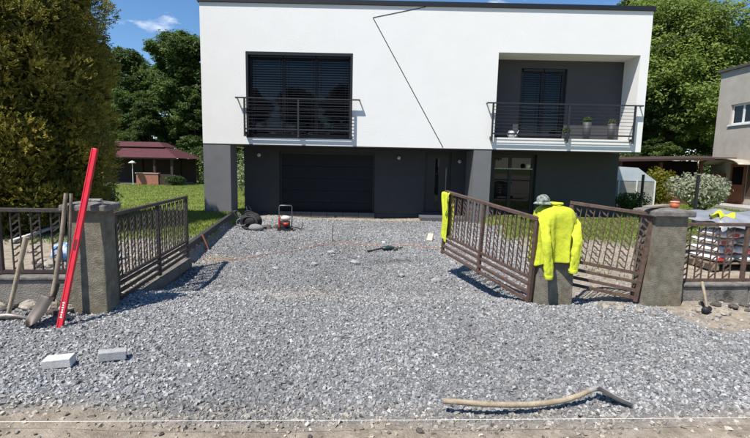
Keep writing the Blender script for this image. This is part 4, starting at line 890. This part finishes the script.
GHP = mat('polycarbonate', (.50,.55,.60), .25, col2=(.42,.47,.52), scale=2)
MB().add([(9.2,18.2,1.72),(10.75,18.2,1.66),(11.55,18.2,1.12),(9.2,18.2,1.12),(9.2,20.4,1.72),(10.75,20.4,1.66),(11.55,20.4,1.12),(9.2,20.4,1.12)], [(0,3,2,1),(4,5,6,7),(1,2,6,5),(0,1,5,4)]).build('roof', GHP, gh)
MB().box(9.2, 11.5, 18.2, 20.4, -.05, 1.10).build('wall', mat('greenhouse_wall', (.30,.30,.28), .5, col2=(.22,.22,.2), scale=4), gh)
for x in (9.2, 10.0, 10.75, 11.5): MB().box(x-.02, x+.02, 18.16, 18.198, 0, 1.12).build('glazing_bar', WPVC, gh)
# green garden mesh fence posts
for (x, y, h, lab) in ((8.82, 14.6, 1.40, 'black garden fence post beside the greenhouse'), (8.45, 11.6, 1.45, 'black garden fence post in front of the white-flecked shrub')):
    o = MB().box(x-.03, x+.03, y-.03, y+.03, -.2, h).box(x-.035, x+.035, y-.035, y+.035, h+.001, h+.02).build('fence_post', RUBBER); tag(o, lab, 'post', 'black garden fence posts')
o = MB().tube([(8.1, 15.2, 5.15), (9.6, 15.0, 5.75), (11.9, 14.8, 6.95), (16, 14, 9.5)], .012, 6).build('overhead_cable', RUBBER); tag(o, 'thin overhead cable rising from the house to the upper right', 'cable')

# ------------------------------------------------------------------ stacked sacks behind the right fence
plt_ = thing('pallet', 'wooden pallet under the stacked sacks behind the right fence', 'pallet', (6.05, 7.3, float(gz(6.05, 7.3))), .08)
PALW = mat('pallet_wood', (.30,.24,.17), .85, col2=(.2,.16,.11), scale=9)
for k in range(6): MB().box(-.85, .85, -.5+k*.19, -.5+k*.19+.14, .10, .125).build('deck_board', PALW, plt_)
for x in (-.8, -.05, .7): MB().box(x, x+.1, -.5, .59, .0, .099).build('bearer', PALW, plt_)
SACK = mat('white_sack_paper', (.72,.70,.68), .7, col2=(.60,.58,.56), scale=6, bump=.5, bscale=12); SRED = mat('sack_red_print', (.55,.05,.05), .6)
def sack_mesh(): 
    P = []
    for i in range(9):
        row = []
        for j in range(16):
            a = 2*math.pi*j/15; u = i/8*2-1; e = (1-abs(u)**4)**.5 if abs(u) < 1 else 0
            row.append((u*.20, .26*math.copysign(abs(math.cos(a))**.6, math.cos(a))*(.86+.14*e), .062*math.copysign(abs(math.sin(a))**.7, math.sin(a))*max(.1, e)+.006*math.sin(a*3+i)))
        P.append(row)
    b = MB().grid(P); return b
k = 0
for layer in range(5):
    for col_ in range(4):
        zz = .19+.13*layer; ang = rng.uniform(-.22, .22)
        t = thing('sack', 'white paper sack with red print, ' + ['bottom','second','middle','fourth','top'][layer] + ' layer, ' + ['first','second','third','last'][col_] + ' from the right pillar', 'sack', (6.05-.62+col_*.41, 6.92+rng.uniform(-.06,.06), zz+float(gz(6,7.2))), ang, 'stacked white sacks')
        if k == 0: s0 = sack_mesh().build('bag', SACK, t, sub=1); r0 = MB().bar((-.12,-.262,.0), (.0,-.262,.0), .004, .06, (0,0,1)).build('red_print', SRED, t)
        else:
            o = s0.copy(); C.objects.link(o); o.parent = t; o = r0.copy(); C.objects.link(o); o.parent = t; o.location.x = rng.uniform(0, .12)
        k += 1
fl = thing('plastic_sheet', 'crinkled pale plastic sheet draped over the stacked sacks', 'plastic sheet', (6.05, 7.3, float(gz(6,7.2))), .08)
drape(fl, 'sheet', 26, 20, lambda u, v: (-.92+1.9*v, -.72+1.3*u, .84 + .025*math.sin(v*17+u*5) + .02*math.sin(u*13-v*9) - (.14*max(0, (.12-u)/.12)**1.5) - (.10*max(0, (.08-v)/.08)**1.5)), PLAST, .004)
hv = thing('glove', 'crumpled yellow high-visibility garment on the sack stack', 'garment', (5.35, 6.78, .83+float(gz(5.4,6.8))), .3)
drape(hv, 'cloth', 10, 10, lambda u, v: (-.16+.34*v+.03*math.sin(u*8), -.10+.2*u, .06+.05*math.sin(v*7+u*4)+.04*math.sin(u*9) - .14*max(0, .4-u)), HIVIS, .006)

# ------------------------------------------------------------------ rubble behind the left fence
wb = MB().bar((-6.45, 7.7, .07), (-6.95, 9.7, .10), .07, .05).build('timber_board', mat('white_board', (.66,.63,.57), .7), None, bevel=.003); tag(wb, 'long pale timber board lying on the lawn behind the left fence', 'board')
bb_ = MB().ellip((0,0,.12), (.22,.16,.15), 16, 10, .2, 8).build('plastic_bag', mat('blue_white_plastic', (.10,.25,.55), .35, col2=(.60,.66,.75), scale=9, contrast=(.45,.55), bump=.6, bscale=14), None, sub=1)
bb_.location = (-4.72, 6.6, float(gz(-4.55, 6.2))); tag(bb_, 'crumpled blue and white plastic bag on the rubble behind the left fence', 'bag')
for i in range(30):
    x = rng.uniform(-6.4, -3.2); y = rng.uniform(5.0, 7.2); rock(x, y, rng.uniform(.05, .12), [ROCKW, ROCKG, ROCKB][i % 3], ['pale', 'grey', 'dark'][i % 3]+' rubble stone on the ground behind the left fence', ['pale', 'grey', 'dark'][i % 3]+' rubble behind the left fence', 1.2, 200+i)
